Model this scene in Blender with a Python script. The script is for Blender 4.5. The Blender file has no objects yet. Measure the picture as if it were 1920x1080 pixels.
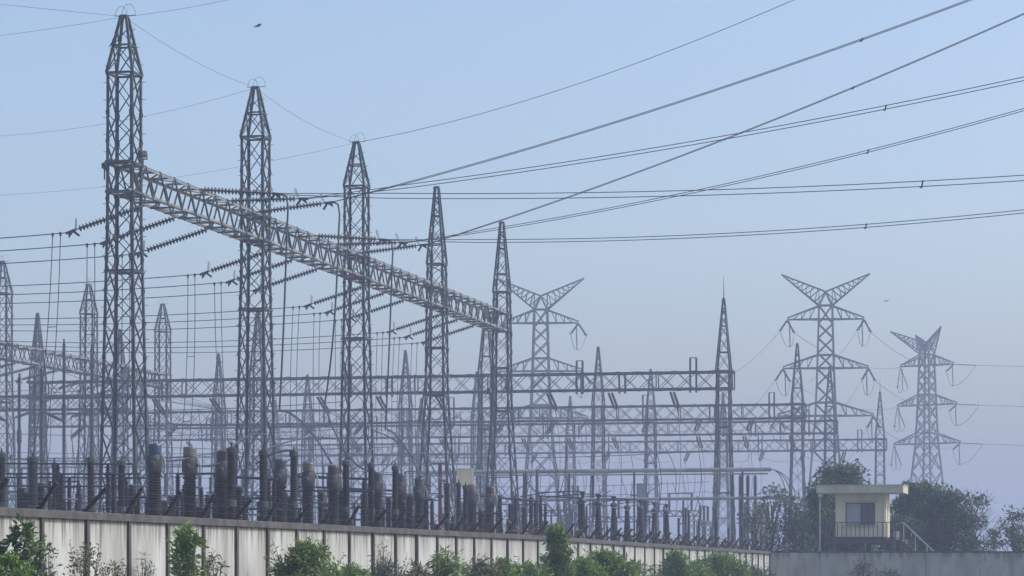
import bpy, math, random
from mathutils import Vector, Matrix, Euler
R = math.radians
rnd = random.Random(7)
scene = bpy.context.scene
COL = scene.collection

# ------------------------------------------------------------------ camera, sky, sun, exposure
FPX, CX, HY, EYE = 5150.0, 960.0, 1056.0, 1.6      # focal length, centre, horizon (photo pixels), eye height
cam_d = bpy.data.cameras.new('camera'); cam = bpy.data.objects.new('camera', cam_d); COL.objects.link(cam)
cam.location = (0, 0, EYE); cam.rotation_euler = (R(90), 0, 0)
cam_d.sensor_width = 36; cam_d.lens = FPX / 1920 * 36; cam_d.shift_y = (HY - 540) / 1920
cam_d.clip_start = 0.5; cam_d.clip_end = 6000
scene.camera = cam

SUN_EL, SUN_AZ = 42, 86                            # degrees; azimuth clockwise from straight ahead
world = bpy.data.worlds.new('World'); scene.world = world; world.use_nodes = True
wt = world.node_tree; wt.nodes.clear()
sky = wt.nodes.new('ShaderNodeTexSky'); sky.sky_type = 'NISHITA'; sky.sun_disc = False
sky.sun_elevation = R(SUN_EL); sky.sun_rotation = R(SUN_AZ)
sky.altitude = 0; sky.air_density = 1.0; sky.dust_density = 3.3; sky.ozone_density = 2.5
bg = wt.nodes.new('ShaderNodeBackground'); bg.inputs['Strength'].default_value = 0.1
wo = wt.nodes.new('ShaderNodeOutputWorld')
wt.links.new(sky.outputs[0], bg.inputs[0]); wt.links.new(bg.outputs[0], wo.inputs[0])
sun_d = bpy.data.lights.new('sun', 'SUN'); sun = bpy.data.objects.new('sun', sun_d); COL.objects.link(sun)
sun_d.energy = 1.25; sun_d.angle = R(10); sun_d.color = (1.0, 0.985, 0.97)
sd = Vector((math.sin(R(SUN_AZ)) * math.cos(R(SUN_EL)), math.cos(R(SUN_AZ)) * math.cos(R(SUN_EL)), math.sin(R(SUN_EL))))
sun.rotation_euler = sd.to_track_quat('Z', 'Y').to_euler()
sun.location = (60, 30, 80)
vs = scene.view_settings
vs.view_transform = 'Standard'; vs.look = 'None'; vs.exposure = 1.12; vs.gamma = 1.0; vs.use_curve_mapping = False
HAZE_DENSITY, HAZE_COLOR = 0.00105, (0.675, 0.765, 1.0)

# ------------------------------------------------------------------ helpers
def P(x, y, d):                                     # photo pixel at a measured distance -> place in the world
    return Vector(((x - CX) / FPX * d, d, EYE + (HY - y) / FPX * d))
def tag(o, label=None, cat=None, group=None, kind=None):
    if label: o['label'] = label
    if cat: o['category'] = cat
    if group: o['group'] = group
    if kind: o['kind'] = kind
    return o
def thing(name, label, cat, loc=(0, 0, 0), rz=0.0, group=None):
    o = bpy.data.objects.new(name, None); COL.objects.link(o)
    o.location = loc; o.rotation_euler = (0, 0, rz); o.empty_display_size = 0.3
    return tag(o, label, cat, group)
def copy_tree(o, parent=None):
    c = o.copy(); COL.objects.link(c); c.parent = parent
    for ch in list(o.children): copy_tree(ch, c)
    return c

class MB:                                           # collects shapes, then links them as one mesh object
    def __init__(s): s.v = []; s.f = []; s.sm = False
    def add(s, vs_, fs_):
        n = len(s.v); s.v.extend(tuple(v) for v in vs_); s.f.extend(tuple(i + n for i in f) for f in fs_)
    def bar(s, a, b, w, w2=None):
        a = Vector(a); b = Vector(b); d = b - a
        if d.length < 1e-6: return
        d.normalize(); up = Vector((0, 0, 1)) if abs(d.z) < 0.92 else Vector((0, 1, 0))
        u = d.cross(up).normalized() * (w / 2); v = u.cross(d).normalized() * ((w2 or w) / 2)
        q = [a - u - v, a + u - v, a + u + v, a - u + v, b - u - v, b + u - v, b + u + v, b - u + v]
        s.add(q, [(0, 1, 2, 3), (7, 6, 5, 4), (0, 4, 5, 1), (1, 5, 6, 2), (2, 6, 7, 3), (3, 7, 4, 0)])
    def angle(s, a, b, w, t, o1, o2):               # L-section: two thin flanges along o1 and o2 from the corner line
        a = Vector(a); b = Vector(b)
        for o, q in ((Vector(o1), Vector(o2)), (Vector(o2), Vector(o1))):
            e = [a, a + o * w, a + o * w + q * t, a + q * t]
            g = [p + (b - a) for p in e]
            s.add(e + g, [(0, 1, 2, 3), (7, 6, 5, 4), (0, 4, 5, 1), (1, 5, 6, 2), (2, 6, 7, 3), (3, 7, 4, 0)])
    def box(s, c, size, rz=0.0):
        c = Vector(c); x, y, z = (k / 2 for k in size); m = Matrix.Rotation(rz, 3, 'Z')
        q = [c + m @ Vector(p) for p in ((-x, -y, -z), (x, -y, -z), (x, y, -z), (-x, y, -z), (-x, -y, z), (x, -y, z), (x, y, z), (-x, y, z))]
        s.add(q, [(3, 2, 1, 0), (4, 5, 6, 7), (0, 1, 5, 4), (1, 2, 6, 5), (2, 3, 7, 6), (3, 0, 4, 7)])
    def tube(s, pts, r, n=6, r2=None):
        pts = [Vector(p) for p in pts]; k = len(pts); rings = []
        for i, p in enumerate(pts):
            d = (pts[min(i + 1, k - 1)] - pts[max(i - 1, 0)]).normalized()
            up = Vector((0, 0, 1)) if abs(d.z) < 0.9 else Vector((0, 1, 0))
            u = d.cross(up).normalized(); v = u.cross(d)
            rr = r if r2 is None else r + (r2 - r) * i / max(1, k - 1)
            rings += [p + (u * math.cos(2 * math.pi * j / n) + v * math.sin(2 * math.pi * j / n)) * rr for j in range(n)]
        fs = [(i * n + j, i * n + (j + 1) % n, (i + 1) * n + (j + 1) % n, (i + 1) * n + j) for i in range(k - 1) for j in range(n)]
        fs += [tuple(range(n - 1, -1, -1)), tuple((k - 1) * n + j for j in range(n))]
        s.add(rings, fs)
    def lathe(s, base, prof, n=10, axis='z'):       # profile of (radius, height)
        base = Vector(base); q = []
        for r, h in prof:
            for j in range(n):
                a = 2 * math.pi * j / n; c, t = r * math.cos(a), r * math.sin(a)
                q.append(base + (Vector((c, t, h)) if axis == 'z' else Vector((h, c, t)) if axis == 'x' else Vector((t, h, c))))
        k = len(prof)
        fs = [(i * n + j, i * n + (j + 1) % n, (i + 1) * n + (j + 1) % n, (i + 1) * n + j) for i in range(k - 1) for j in range(n)]
        fs += [tuple(range(n - 1, -1, -1)), tuple((k - 1) * n + j for j in range(n))]
        s.add(q, fs)
    def leaf(s, p, d, l, w, rg):                    # one folded diamond leaf
        d = Vector(d).normalized(); side = d.cross(Vector((rg.gauss(0, 1), rg.gauss(0, 1), rg.gauss(0, 1)))).normalized()
        nrm = d.cross(side); p = Vector(p); m = p + d * l * 0.5
        s.add([p, m + side * w / 2 + nrm * w * 0.15, p + d * l, m - side * w / 2 + nrm * w * 0.15], [(0, 1, 2), (0, 2, 3)])
    def mesh(s, name, mat, smooth=False):
        me = bpy.data.meshes.new(name); me.from_pydata(s.v, [], s.f); me.materials.append(mat)
        if smooth or s.sm: me.polygons.foreach_set('use_smooth', [True] * len(me.polygons))
        me.update(); return me
    def build(s, name, mat, parent=None, smooth=False):
        o = bpy.data.objects.new(name, s.mesh(name, mat, smooth)); COL.objects.link(o); o.parent = parent
        return o

# ------------------------------------------------------------------ materials
def new_mat(name):
    m = bpy.data.materials.new(name); m.use_nodes = True; t = m.node_tree
    return m, t, t.nodes['Principled BSDF']
def ramp(t, stops):
    r = t.nodes.new('ShaderNodeValToRGB'); e = r.color_ramp.elements
    while len(e) < len(stops): e.new(0.5)
    for k, (pos, c) in enumerate(stops): e[k].position = pos; e[k].color = (*c, 1)
    return r
def noise_mat(name, c1, c2, scale=2.0, rough=0.6, metal=0.0, detail=4.0, stretch=(1, 1, 1), per_object=True, lo=0.35, hi=0.65, bump=0.0):
    m, t, b = new_mat(name)
    tc = t.nodes.new('ShaderNodeTexCoord'); mp = t.nodes.new('ShaderNodeMapping'); mp.inputs['Scale'].default_value = stretch
    nz = t.nodes.new('ShaderNodeTexNoise'); nz.inputs['Scale'].default_value = scale; nz.inputs['Detail'].default_value = detail
    t.links.new(tc.outputs['Object'], mp.inputs[0]); src = mp.outputs[0]
    if per_object:
        oi = t.nodes.new('ShaderNodeObjectInfo'); ad = t.nodes.new('ShaderNodeVectorMath'); ad.operation = 'MULTIPLY_ADD'
        mu = t.nodes.new('ShaderNodeMath'); mu.operation = 'MULTIPLY'; mu.inputs[1].default_value = 90
        t.links.new(oi.outputs['Random'], mu.inputs[0]); ad.inputs[1].default_value = (1, 1, 1)
        t.links.new(src, ad.inputs[0]); t.links.new(mu.outputs[0], ad.inputs[2]); src = ad.outputs[0]
    t.links.new(src, nz.inputs['Vector'])
    r = ramp(t, [(lo, c1), (hi, c2)]); t.links.new(nz.outputs['Fac'], r.inputs[0]); t.links.new(r.outputs[0], b.inputs['Base Color'])
    b.inputs['Roughness'].default_value = rough; b.inputs['Metallic'].default_value = metal
    if bump:
        bp = t.nodes.new('ShaderNodeBump'); bp.inputs['Strength'].default_value = bump
        t.links.new(nz.outputs['Fac'], bp.inputs['Height']); t.links.new(bp.outputs[0], b.inputs['Normal'])
    return m
def leaf_mat(name, dark, mid, light):
    m, t, b = new_mat(name)
    g = t.nodes.new('ShaderNodeNewGeometry'); r = ramp(t, [(0.0, dark), (0.55, mid), (1.0, light)])
    tc = t.nodes.new('ShaderNodeTexCoord'); nz = t.nodes.new('ShaderNodeTexNoise'); nz.inputs['Scale'].default_value = 1.7; nz.inputs['Detail'].default_value = 2
    t.links.new(tc.outputs['Object'], nz.inputs['Vector'])
    mm = t.nodes.new('ShaderNodeMath'); mm.operation = 'MULTIPLY_ADD'; mm.inputs[1].default_value = 1.6; mm.inputs[2].default_value = -0.8; t.links.new(nz.outputs['Fac'], mm.inputs[0])
    ad = t.nodes.new('ShaderNodeMath'); ad.operation = 'ADD'; ad.use_clamp = True; t.links.new(g.outputs['Random Per Island'], ad.inputs[0]); t.links.new(mm.outputs[0], ad.inputs[1])
    t.links.new(ad.outputs[0], r.inputs[0]); t.links.new(r.outputs[0], b.inputs['Base Color'])
    b.inputs['Roughness'].default_value = 0.55
    tr = t.nodes.new('ShaderNodeBsdfTranslucent'); t.links.new(r.outputs[0], tr.inputs[0])
    mx = t.nodes.new('ShaderNodeMixShader'); mx.inputs[0].default_value = 0.3
    out = t.nodes['Material Output']; t.links.new(b.outputs[0], mx.inputs[1]); t.links.new(tr.outputs[0], mx.inputs[2]); t.links.new(mx.outputs[0], out.inputs[0])
    return m

M = {}
M['steel_dark'] = noise_mat('weathered_steel', (0.026, 0.033, 0.036), (0.065, 0.074, 0.074), 1.2, 0.55, 0.25)
M['steel_light'] = noise_mat('galvanized_steel', (0.14, 0.15, 0.148), (0.29, 0.295, 0.28), 1.5, 0.5, 0.2)
M['steel_mid'] = noise_mat('mid_galvanized_steel', (0.035, 0.039, 0.042), (0.10, 0.105, 0.10), 1.5, 0.5, 0.2)
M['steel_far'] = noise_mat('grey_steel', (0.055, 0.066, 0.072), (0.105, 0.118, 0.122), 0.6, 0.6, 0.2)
M['steel_pale'] = noise_mat('pale_galvanized_steel', (0.2, 0.21, 0.22), (0.32, 0.33, 0.33), 0.8, 0.6, 0.2)
M['porcelain'] = noise_mat('brown_porcelain', (0.014, 0.011, 0.012), (0.03, 0.022, 0.022), 3, 0.6)
M['porcelain'].node_tree.nodes['Principled BSDF'].inputs['Specular IOR Level'].default_value = 0.2
M['porcelain_grey'] = noise_mat('grey_porcelain', (0.022, 0.024, 0.028), (0.04, 0.042, 0.048), 3, 0.6)
M['porcelain_grey'].node_tree.nodes['Principled BSDF'].inputs['Specular IOR Level'].default_value = 0.2
M['disc'] = noise_mat('insulator_glaze', (0.018, 0.02, 0.026), (0.035, 0.038, 0.045), 4, 0.5)
M['wire'] = noise_mat('aluminium_wire', (0.04, 0.043, 0.05), (0.07, 0.073, 0.08), 2, 0.6, 0.2)
M['wire_dark'] = noise_mat('dark_cable', (0.02, 0.022, 0.028), (0.04, 0.042, 0.05), 2, 0.55)
M['grey_paint'] = noise_mat('grey_paint', (0.03, 0.034, 0.034), (0.062, 0.065, 0.063), 3, 0.75)
M['blue'] = noise_mat('blue_paint', (0.015, 0.045, 0.09), (0.025, 0.06, 0.11), 4, 0.45)
M['tan'] = noise_mat('tan_paint', (0.11, 0.098, 0.085), (0.16, 0.145, 0.122), 4, 0.5)
M['maroon'] = noise_mat('maroon_paint', (0.04, 0.014, 0.016), (0.07, 0.022, 0.022), 4, 0.5)
M['slate'] = noise_mat('slate_paint', (0.03, 0.04, 0.055), (0.05, 0.06, 0.075), 4, 0.5)
M['olive'] = noise_mat('olive_paint', (0.09, 0.095, 0.07), (0.14, 0.14, 0.10), 4, 0.5)
M['rose'] = noise_mat('faded_red_paint', (0.14, 0.09, 0.08), (0.2, 0.13, 0.11), 4, 0.5)
M['red'] = noise_mat('red_paint', (0.12, 0.03, 0.032), (0.18, 0.05, 0.048), 3, 0.5)
M['cream'] = noise_mat('cream_plaster', (0.66, 0.57, 0.36), (0.80, 0.70, 0.46), 1.2, 0.8, 0, 5, (1, 1, 0.3))
M['roof'] = noise_mat('stained_cream_concrete', (0.42, 0.395, 0.285), (0.58, 0.54, 0.385), 1.0, 0.85, 0, 5, (2, 2, 0.5))
M['white_paint'] = noise_mat('white_paint', (0.42, 0.42, 0.41), (0.55, 0.55, 0.53), 3, 0.5)
M['coping'] = noise_mat('grey_concrete', (0.045, 0.043, 0.041), (0.10, 0.095, 0.09), 2.5, 0.9, 0, 6)
M['post'] = noise_mat('dark_concrete', (0.045, 0.035, 0.035), (0.09, 0.072, 0.068), 3, 0.9, 0, 5)
M['plain_wall'] = noise_mat('grey_render', (0.36, 0.345, 0.315), (0.50, 0.48, 0.44), 0.5, 0.9, 0, 6, (1, 1, 0.35))
M['rust'] = noise_mat('rusty_steel', (0.018, 0.015, 0.016), (0.04, 0.031, 0.03), 4, 0.8)
M['bark'] = noise_mat('bark', (0.05, 0.04, 0.032), (0.11, 0.095, 0.08), 6, 0.9)
M['feather'] = noise_mat('dark_feathers', (0.015, 0.013, 0.013), (0.05, 0.04, 0.035), 9, 0.7)
M['beak'] = noise_mat('dark_beak', (0.04, 0.04, 0.04), (0.07, 0.07, 0.06), 9, 0.5)
M['grass'] = noise_mat('grass', (0.035, 0.06, 0.018), (0.09, 0.12, 0.04), 0.6, 0.95, 0, 8, per_object=False)
M['gravel'] = noise_mat('gravel', (0.14, 0.135, 0.125), (0.26, 0.25, 0.235), 3, 0.95, 0, 10, per_object=False)
M['leaf_dark'] = leaf_mat('dark_leaves', (0.022, 0.052, 0.016), (0.05, 0.098, 0.03), (0.10, 0.165, 0.055))
M['leaf_mid'] = leaf_mat('green_leaves', (0.065, 0.115, 0.02), (0.135, 0.21, 0.045), (0.22, 0.32, 0.085))
M['leaf_bright'] = leaf_mat('bright_leaves', (0.09, 0.17, 0.02), (0.15, 0.27, 0.035), (0.22, 0.36, 0.07))
M['leaf_pale'] = leaf_mat('pale_leaves', (0.05, 0.075, 0.045), (0.11, 0.14, 0.09), (0.22, 0.25, 0.17))
M['leaf_dry'] = leaf_mat('dry_leaves', (0.07, 0.085, 0.035), (0.13, 0.15, 0.06), (0.22, 0.22, 0.10))
M['scrub'] = leaf_mat('dry_scrub', (0.03, 0.028, 0.02), (0.06, 0.056, 0.04), (0.11, 0.10, 0.07))

def wall_panel_mat(name, c1, c2, sy, z0, z1, mould):
    m, t, b = new_mat(name)
    tc = t.nodes.new('ShaderNodeTexCoord'); oi = t.nodes.new('ShaderNodeObjectInfo')
    mu = t.nodes.new('ShaderNodeMath'); mu.operation = 'MULTIPLY'; mu.inputs[1].default_value = 70
    t.links.new(oi.outputs['Random'], mu.inputs[0])
    def nz(stretch, scale, detail):
        ad = t.nodes.new('ShaderNodeVectorMath'); ad.operation = 'MULTIPLY_ADD'; ad.inputs[1].default_value = stretch
        t.links.new(tc.outputs['Object'], ad.inputs[0]); t.links.new(mu.outputs[0], ad.inputs[2])
        n = t.nodes.new('ShaderNodeTexNoise'); n.inputs['Scale'].default_value = scale; n.inputs['Detail'].default_value = detail
        t.links.new(ad.outputs[0], n.inputs['Vector']); return n
    base = nz((1, 1, 0.7), 1.2, 5); streak = nz((1 if sy else 2.0, 1.9, 0.35), 1.0, 9); drip = nz((1 if sy else 5, 9, 0.7), 1.0, 7)
    rb = ramp(t, [(0.3, c1), (0.7, c2)]); t.links.new(base.outputs[0], rb.inputs[0])
    rs = ramp(t, [(0.36, (0.70, 0.68, 0.63)), (0.56, (1, 1, 1))]); t.links.new(streak.outputs[0], rs.inputs[0])
    m1 = t.nodes.new('ShaderNodeMix'); m1.data_type = 'RGBA'; m1.blend_type = 'MULTIPLY'
    t.links.new(rb.outputs[0], m1.inputs[6]); t.links.new(rs.outputs[0], m1.inputs[7])
    # some panels are far more stained than others
    st = t.nodes.new('ShaderNodeMapRange'); st.inputs[3].default_value = 0.3; st.inputs[4].default_value = 1.0
    t.links.new(oi.outputs['Random'], st.inputs[0]); t.links.new(st.outputs[0], m1.inputs[0])
    # black mould dripping down from the coping
    sp = t.nodes.new('ShaderNodeSeparateXYZ'); t.links.new(tc.outputs['Object'], sp.inputs[0])
    hg = t.nodes.new('ShaderNodeMapRange'); hg.inputs[1].default_value = z0; hg.inputs[2].default_value = z1; hg.inputs[3].default_value = -0.12; hg.inputs[4].default_value = 0.16
    t.links.new(sp.outputs[2], hg.inputs[0])
    sm = t.nodes.new('ShaderNodeMath'); sm.operation = 'ADD'; t.links.new(drip.outputs[0], sm.inputs[0]); t.links.new(hg.outputs[0], sm.inputs[1])
    rd = ramp(t, [(0.555, (0, 0, 0)), (0.72, (0.8, 0.8, 0.8))]); t.links.new(sm.outputs[0], rd.inputs[0])
    m2 = t.nodes.new('ShaderNodeMix'); m2.data_type = 'RGBA'; m2.inputs[7].default_value = (*mould, 1)
    t.links.new(rd.outputs[0], m2.inputs[0]); t.links.new(m1.outputs[2], m2.inputs[6]); t.links.new(m2.outputs[2], b.inputs['Base Color'])
    b.inputs['Roughness'].default_value = 0.85
    return m
M['panel'] = wall_panel_mat('streaked_white_panel', (0.33, 0.325, 0.295), (0.51, 0.515, 0.50), True, 0.60, 1.02, (0.09, 0.09, 0.075))
M['plain_wall'] = wall_panel_mat('stained_grey_render', (0.30, 0.29, 0.265), (0.44, 0.425, 0.39), False, 1.5, 2.3, (0.15, 0.145, 0.125))
def glass_mat(name, c, rough):
    m, t, b = new_mat(name); b.inputs['Base Color'].default_value = (*c, 1); b.inputs['Roughness'].default_value = rough
    return m
M['glass_dark'] = glass_mat('dark_window_glass', (0.08, 0.085, 0.09), 0.3)
M['glass_pale'] = glass_mat('frosted_window_glass', (0.34, 0.35, 0.36), 0.4)

# ------------------------------------------------------------------ ground
g = MB(); N = 40; S = 1700
for i in range(N + 1):
    for j in range(N + 1):
        g.v.append((-S + 2 * S * i / N, -S + 2 * S * j / N + 300, 0.0))
g.f = [(i * (N + 1) + j, (i + 1) * (N + 1) + j, (i + 1) * (N + 1) + j + 1, i * (N + 1) + j + 1) for i in range(N) for j in range(N)]
tag(g.build('ground', M['grass']), kind='structure')
GA = R(12.7)                                        # heading of the near gantry and the boundary wall
U = Vector((math.sin(GA), math.cos(GA), 0)); V = Vector((math.cos(GA), -math.sin(GA), 0))
yard = MB(); a = Vector((-10.4, 57, 0.004)) - U * 40; b = a + U * 330
yard.add([a - V * 110, a - V * 0.6, b + V * 6, b - V * 110], [(0, 1, 2, 3)])
tag(yard.build('gravel_yard', M['gravel']), kind='structure')

# ------------------------------------------------------------------ lattice towers and beams
def lattice_tower(name, label, prof, rings, panel_k, leg_w, br_w, mat, peak_from, cap_w, plate=True, spike=0.0, loops=False, cat='pylon', group=None, loc=(0, 0, 0), rz=-GA):
    """prof: list of (z, half width) from the ground to the peak."""
    root = thing(name, label, cat, loc, rz, group)
    def hw(z):
        for (z0, w0), (z1, w1) in zip(prof, prof[1:]):
            if z0 <= z <= z1: return w0 + (w1 - w0) * (z - z0) / (z1 - z0)
        return prof[-1][1]
    cs = [(-1, -1), (1, -1), (1, 1), (-1, 1)]
    def c(k, z): w = hw(z); return Vector((cs[k % 4][0] * w, cs[k % 4][1] * w, z))
    body = [p for p in prof if p[0] <= peak_from + 1e-6]
    for k in range(4):
        m = MB(); sx, sy = cs[k]
        for (z0, _), (z1, _) in zip(body, body[1:]):
            m.angle(c(k, z0), c(k, z1), leg_w, 0.018 + leg_w * 0.12, (-sx, 0, 0), (0, -sy, 0))
        m.build('leg', mat, root)
    m = MB(); z = prof[0][0]; top = peak_from
    zs = [z]
    while z < top - 0.05:
        h = 2 * hw(z) * panel_k; z = z + h
        if z > top - 0.5 * h: z = top
        zs.append(z)
    for z0, z1 in zip(zs, zs[1:]):
        for k in range(4):
            m.bar(c(k, z0), c(k + 1, z1), br_w, br_w * 0.45); m.bar(c(k + 1, z0), c(k, z1), br_w, br_w * 0.45)
    if cat == 'lattice tower' and leg_w < 0.16:      # gusset plates at the joints
        for z in zs[1:-1]:
            w = hw(z); g_ = leg_w * 1.25
            for sx, sy in cs:
                m.box((sx * (w - g_ / 2), sy * (w + 0.006), z), (g_, 0.012, g_ * 1.3)); m.box((sx * (w + 0.006), sy * (w - g_ / 2), z), (0.012, g_, g_ * 1.3))
    m.build('bracing', mat, root)
    for z in rings:
        m = MB()
        for k in range(4): m.bar(c(k, z), c(k + 1, z), br_w * 1.3)
        m.bar(c(0, z), c(2, z), br_w * 0.8); m.build('ring_frame', mat, root)
    pk = MB(); zt = prof[-1][0]
    for k in range(4):
        pk.bar(c(k, peak_from), c(k, zt), leg_w * 0.85)
    zz = [peak_from + (zt - peak_from) * t for t in (0, 0.5, 0.78, 1.0)] if zt - peak_from < 4 else [peak_from + (zt - peak_from) * t for t in (0, 0.26, 0.47, 0.63, 0.76, 0.87, 1.0)]
    for i in range(len(zz) - 2):
        for k in range(4):
            pk.bar(c(k, zz[i]), c(k + 1, zz[i + 1]), br_w * 0.9, br_w * 0.45)
            if zt - peak_from > 4 or i == 0: pk.bar(c(k + 1, zz[i]), c(k, zz[i + 1]), br_w * 0.9, br_w * 0.45)
            if i % 2 == 0: pk.bar(c(k, zz[i + 1]), c(k + 1, zz[i + 1]), br_w * 1.1)
    p = pk.build('peak', mat, root)
    if plate:
        m = MB(); w = hw(zt) * 2 + cap_w; m.box((0, 0, zt + 0.06), (w, w, 0.13)); m.box((-w * 0.55, 0, zt + 0.02), (w * 0.5, 0.12, 0.1)); m.build('cap_plate', mat, p)
    if loops:
        m = MB()
        for s, rr in ((-0.18, 0.3), (0.2, 0.36)):
            m.tube([(s + math.cos(t) * rr, 0.05, zt + 0.1 + math.sin(t) * rr * 1.6) for t in [math.pi * i / 12 for i in range(13)]], 0.011, 5)
        m.bar((-0.5, 0, zt + 0.1), (0.55, 0, zt + 0.1), 0.03); m.build('jumper_loop', M['wire'], p)
    if spike:
        m = MB(); m.tube([(0, 0, zt), (0, 0, zt + spike)], 0.035, 6, 0.012); m.build('lightning_rod', mat, p)
    return root
def step_bolts(root, prof, z0, z1, mat, sx=-1, sy=-1):
    m = MB(); z = z0
    while z < z1:
        for (a0, w0), (a1, w1) in zip(prof, prof[1:]):
            if a0 <= z <= a1: w = w0 + (w1 - w0) * (z - a0) / (a1 - a0)
        m.bar((sx * w, sy * w, z), (sx * (w + 0.16), sy * w, z), 0.025)
        m.bar((w, w, z + 0.2), (w + 0.16, w, z + 0.2), 0.025); z += 0.85
    m.build('step_bolts', mat, root)

D0 = 135.7; STEP = Vector((4.59, 20.3, 0)); T0 = Vector((-19.15, D0, 0))
T = [T0 + STEP * i for i in range(-1, 6)]           # T[1] .. T[5] are the five towers in the photo
BAY = STEP.length
prof_a = [(0, 1.06), (18.4, 0.70), (25.75, 0.68), (28.55, 0.15)]
prof_b = [(0, 1.55), (13.6, 0.72), (20.0, 0.66), (23.0, 0.60), (28.45, 0.13)]
ta = lattice_tower('lattice_tower', 'tallest, nearest dark lattice tower, left end of the near gantry, with a perched raptor', prof_a,
                   (16.0, 19.9, 21.3, 25.75), 1.02, 0.145, 0.078, M['steel_dark'], 25.75, 0.06, True, 0, True, 'lattice tower', 'towers of the near gantry', T[1])
step_bolts(ta, prof_a, 4, 28, M['steel_dark'])
names_a = {2: 'dark lattice tower with short tapered cap, second from the left along the near gantry',
           3: 'dark lattice tower with short tapered cap, middle one of five on the near gantry'}
for i in (2, 3):
    o = copy_tree(ta); o.location = T[i]; tag(o, names_a[i])
tb = lattice_tower('lattice_tower', 'dark lattice tower with long pointed top and splayed feet, beside the red post', prof_b,
                   (13.6, 17.0, 19.9, 21.3, 23.0), 1.02, 0.145, 0.078, M['steel_dark'], 23.0, 0.08, True, 0, False, 'lattice tower', 'towers of the near gantry', T[4])
o = copy_tree(tb); o.location = T[5]; tag(o, 'dark pointed lattice tower at the far right end of the near gantry beam')

def lattice_beam(name, label, cat, origin, y0, y1, bays, w, z0, z1, chord, brace, pan, mat, mat2, rz=-GA, posts=(), group=None, cross=True):
    """box truss along the local Y axis from y0 to y1, bottom chords at z0, top chords at z1."""
    root = thing(name, label, cat, (origin[0], origin[1], 0), rz, group); h = w / 2
    for sx in (-1, 1):
        for z in (z0, z1):
            m = MB(); m.angle((sx * h, y0, z), (sx * h, y1, z), chord, 0.03 + chord * 0.12, (-sx, 0, 0), (0, 0, 1 if z == z0 else -1)); m.build('chord', mat, root)
    edges = [y0 + (y1 - y0) * k / bays for k in range(bays + 1)]
    for a_, b_ in zip(edges, edges[1:]):
        m = MB(); n = max(2, round((b_ - a_) / pan)); ys = [a_ + (b_ - a_) * k / n for k in range(n + 1)]
        for i in range(n):
            p, q = ys[i], ys[i + 1]
            for sx in (-1, 1):
                m.bar((sx * h, p, z0 if i % 2 else z1), (sx * h, q, z1 if i % 2 else z0), brace, brace * 0.5)
                if cross: m.bar((sx * h, p, z1 if i % 2 else z0), (sx * h, q, z0 if i % 2 else z1), brace, brace * 0.5)
                if cross and i % 4 == 0: m.bar((sx * h, p, z0), (sx * h, p, z1), brace * 1.4, brace)
            for z in (z0, z1):
                if cross or i % 2 == 0: m.bar((-h if i % 4 else h, p, z), (h if i % 4 else -h, ys[min(i + (1 if cross else 2), n)], z), brace, brace * 0.6)
                if cross or i % 2 == 0: m.bar((-h, p, z), (h, p, z), brace * 1.1)
        m.build('span_bracing', mat2, root)
    for py, hh in posts:
        m = MB()
        for s in (-0.28, 0.28): m.bar((h, py + s, z0 - 0.2), (h, py + s, z1 + hh), 0.17)
        m.bar((h, py - 0.28, z1 + hh), (h, py + 0.28, z1 + hh), 0.07); m.build('guide_post', mat, root)
    return root
beam = lattice_beam('gantry_beam', 'long pale galvanized truss beam slanting across the five near towers', 'gantry beam', T[1], -0.9, 4 * BAY + 0.9, 4, 1.32, 19.85, 21.35, 0.15, 0.085, 1.05, M['steel_light'], M['steel_mid'], cross=False)

# second gantry of the same kind, further off on the left
L1 = Vector(((5 - CX) / FPX * 246, 246, 0)); L = [L1 + STEP * i for i in range(-1, 3)]
lab_l = {1: 'hazy lattice tower at the left edge of the photo, carrying the left gantry beam',
         2: 'hazy lattice tower with tapered cap standing in the middle of the left gantry beam',
         3: 'hazy lattice tower with tapered cap at the right end of the left gantry beam'}
for i in (0, 1, 2, 3):
    o = copy_tree(ta); o.location = L[i]; tag(o, lab_l.get(i, 'lattice tower at the hidden outer end of the left gantry beam'), group='towers of the left gantry')
lattice_beam('gantry_beam', 'hazy truss beam of the left gantry, sloping down to the right behind the tallest tower', 'gantry beam', L[0], -0.9, 3 * BAY + 0.9, 3, 1.32, 19.85, 21.35, 0.16, 0.09, 1.05, M['steel_light'], M['steel_mid'], cross=False)

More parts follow.
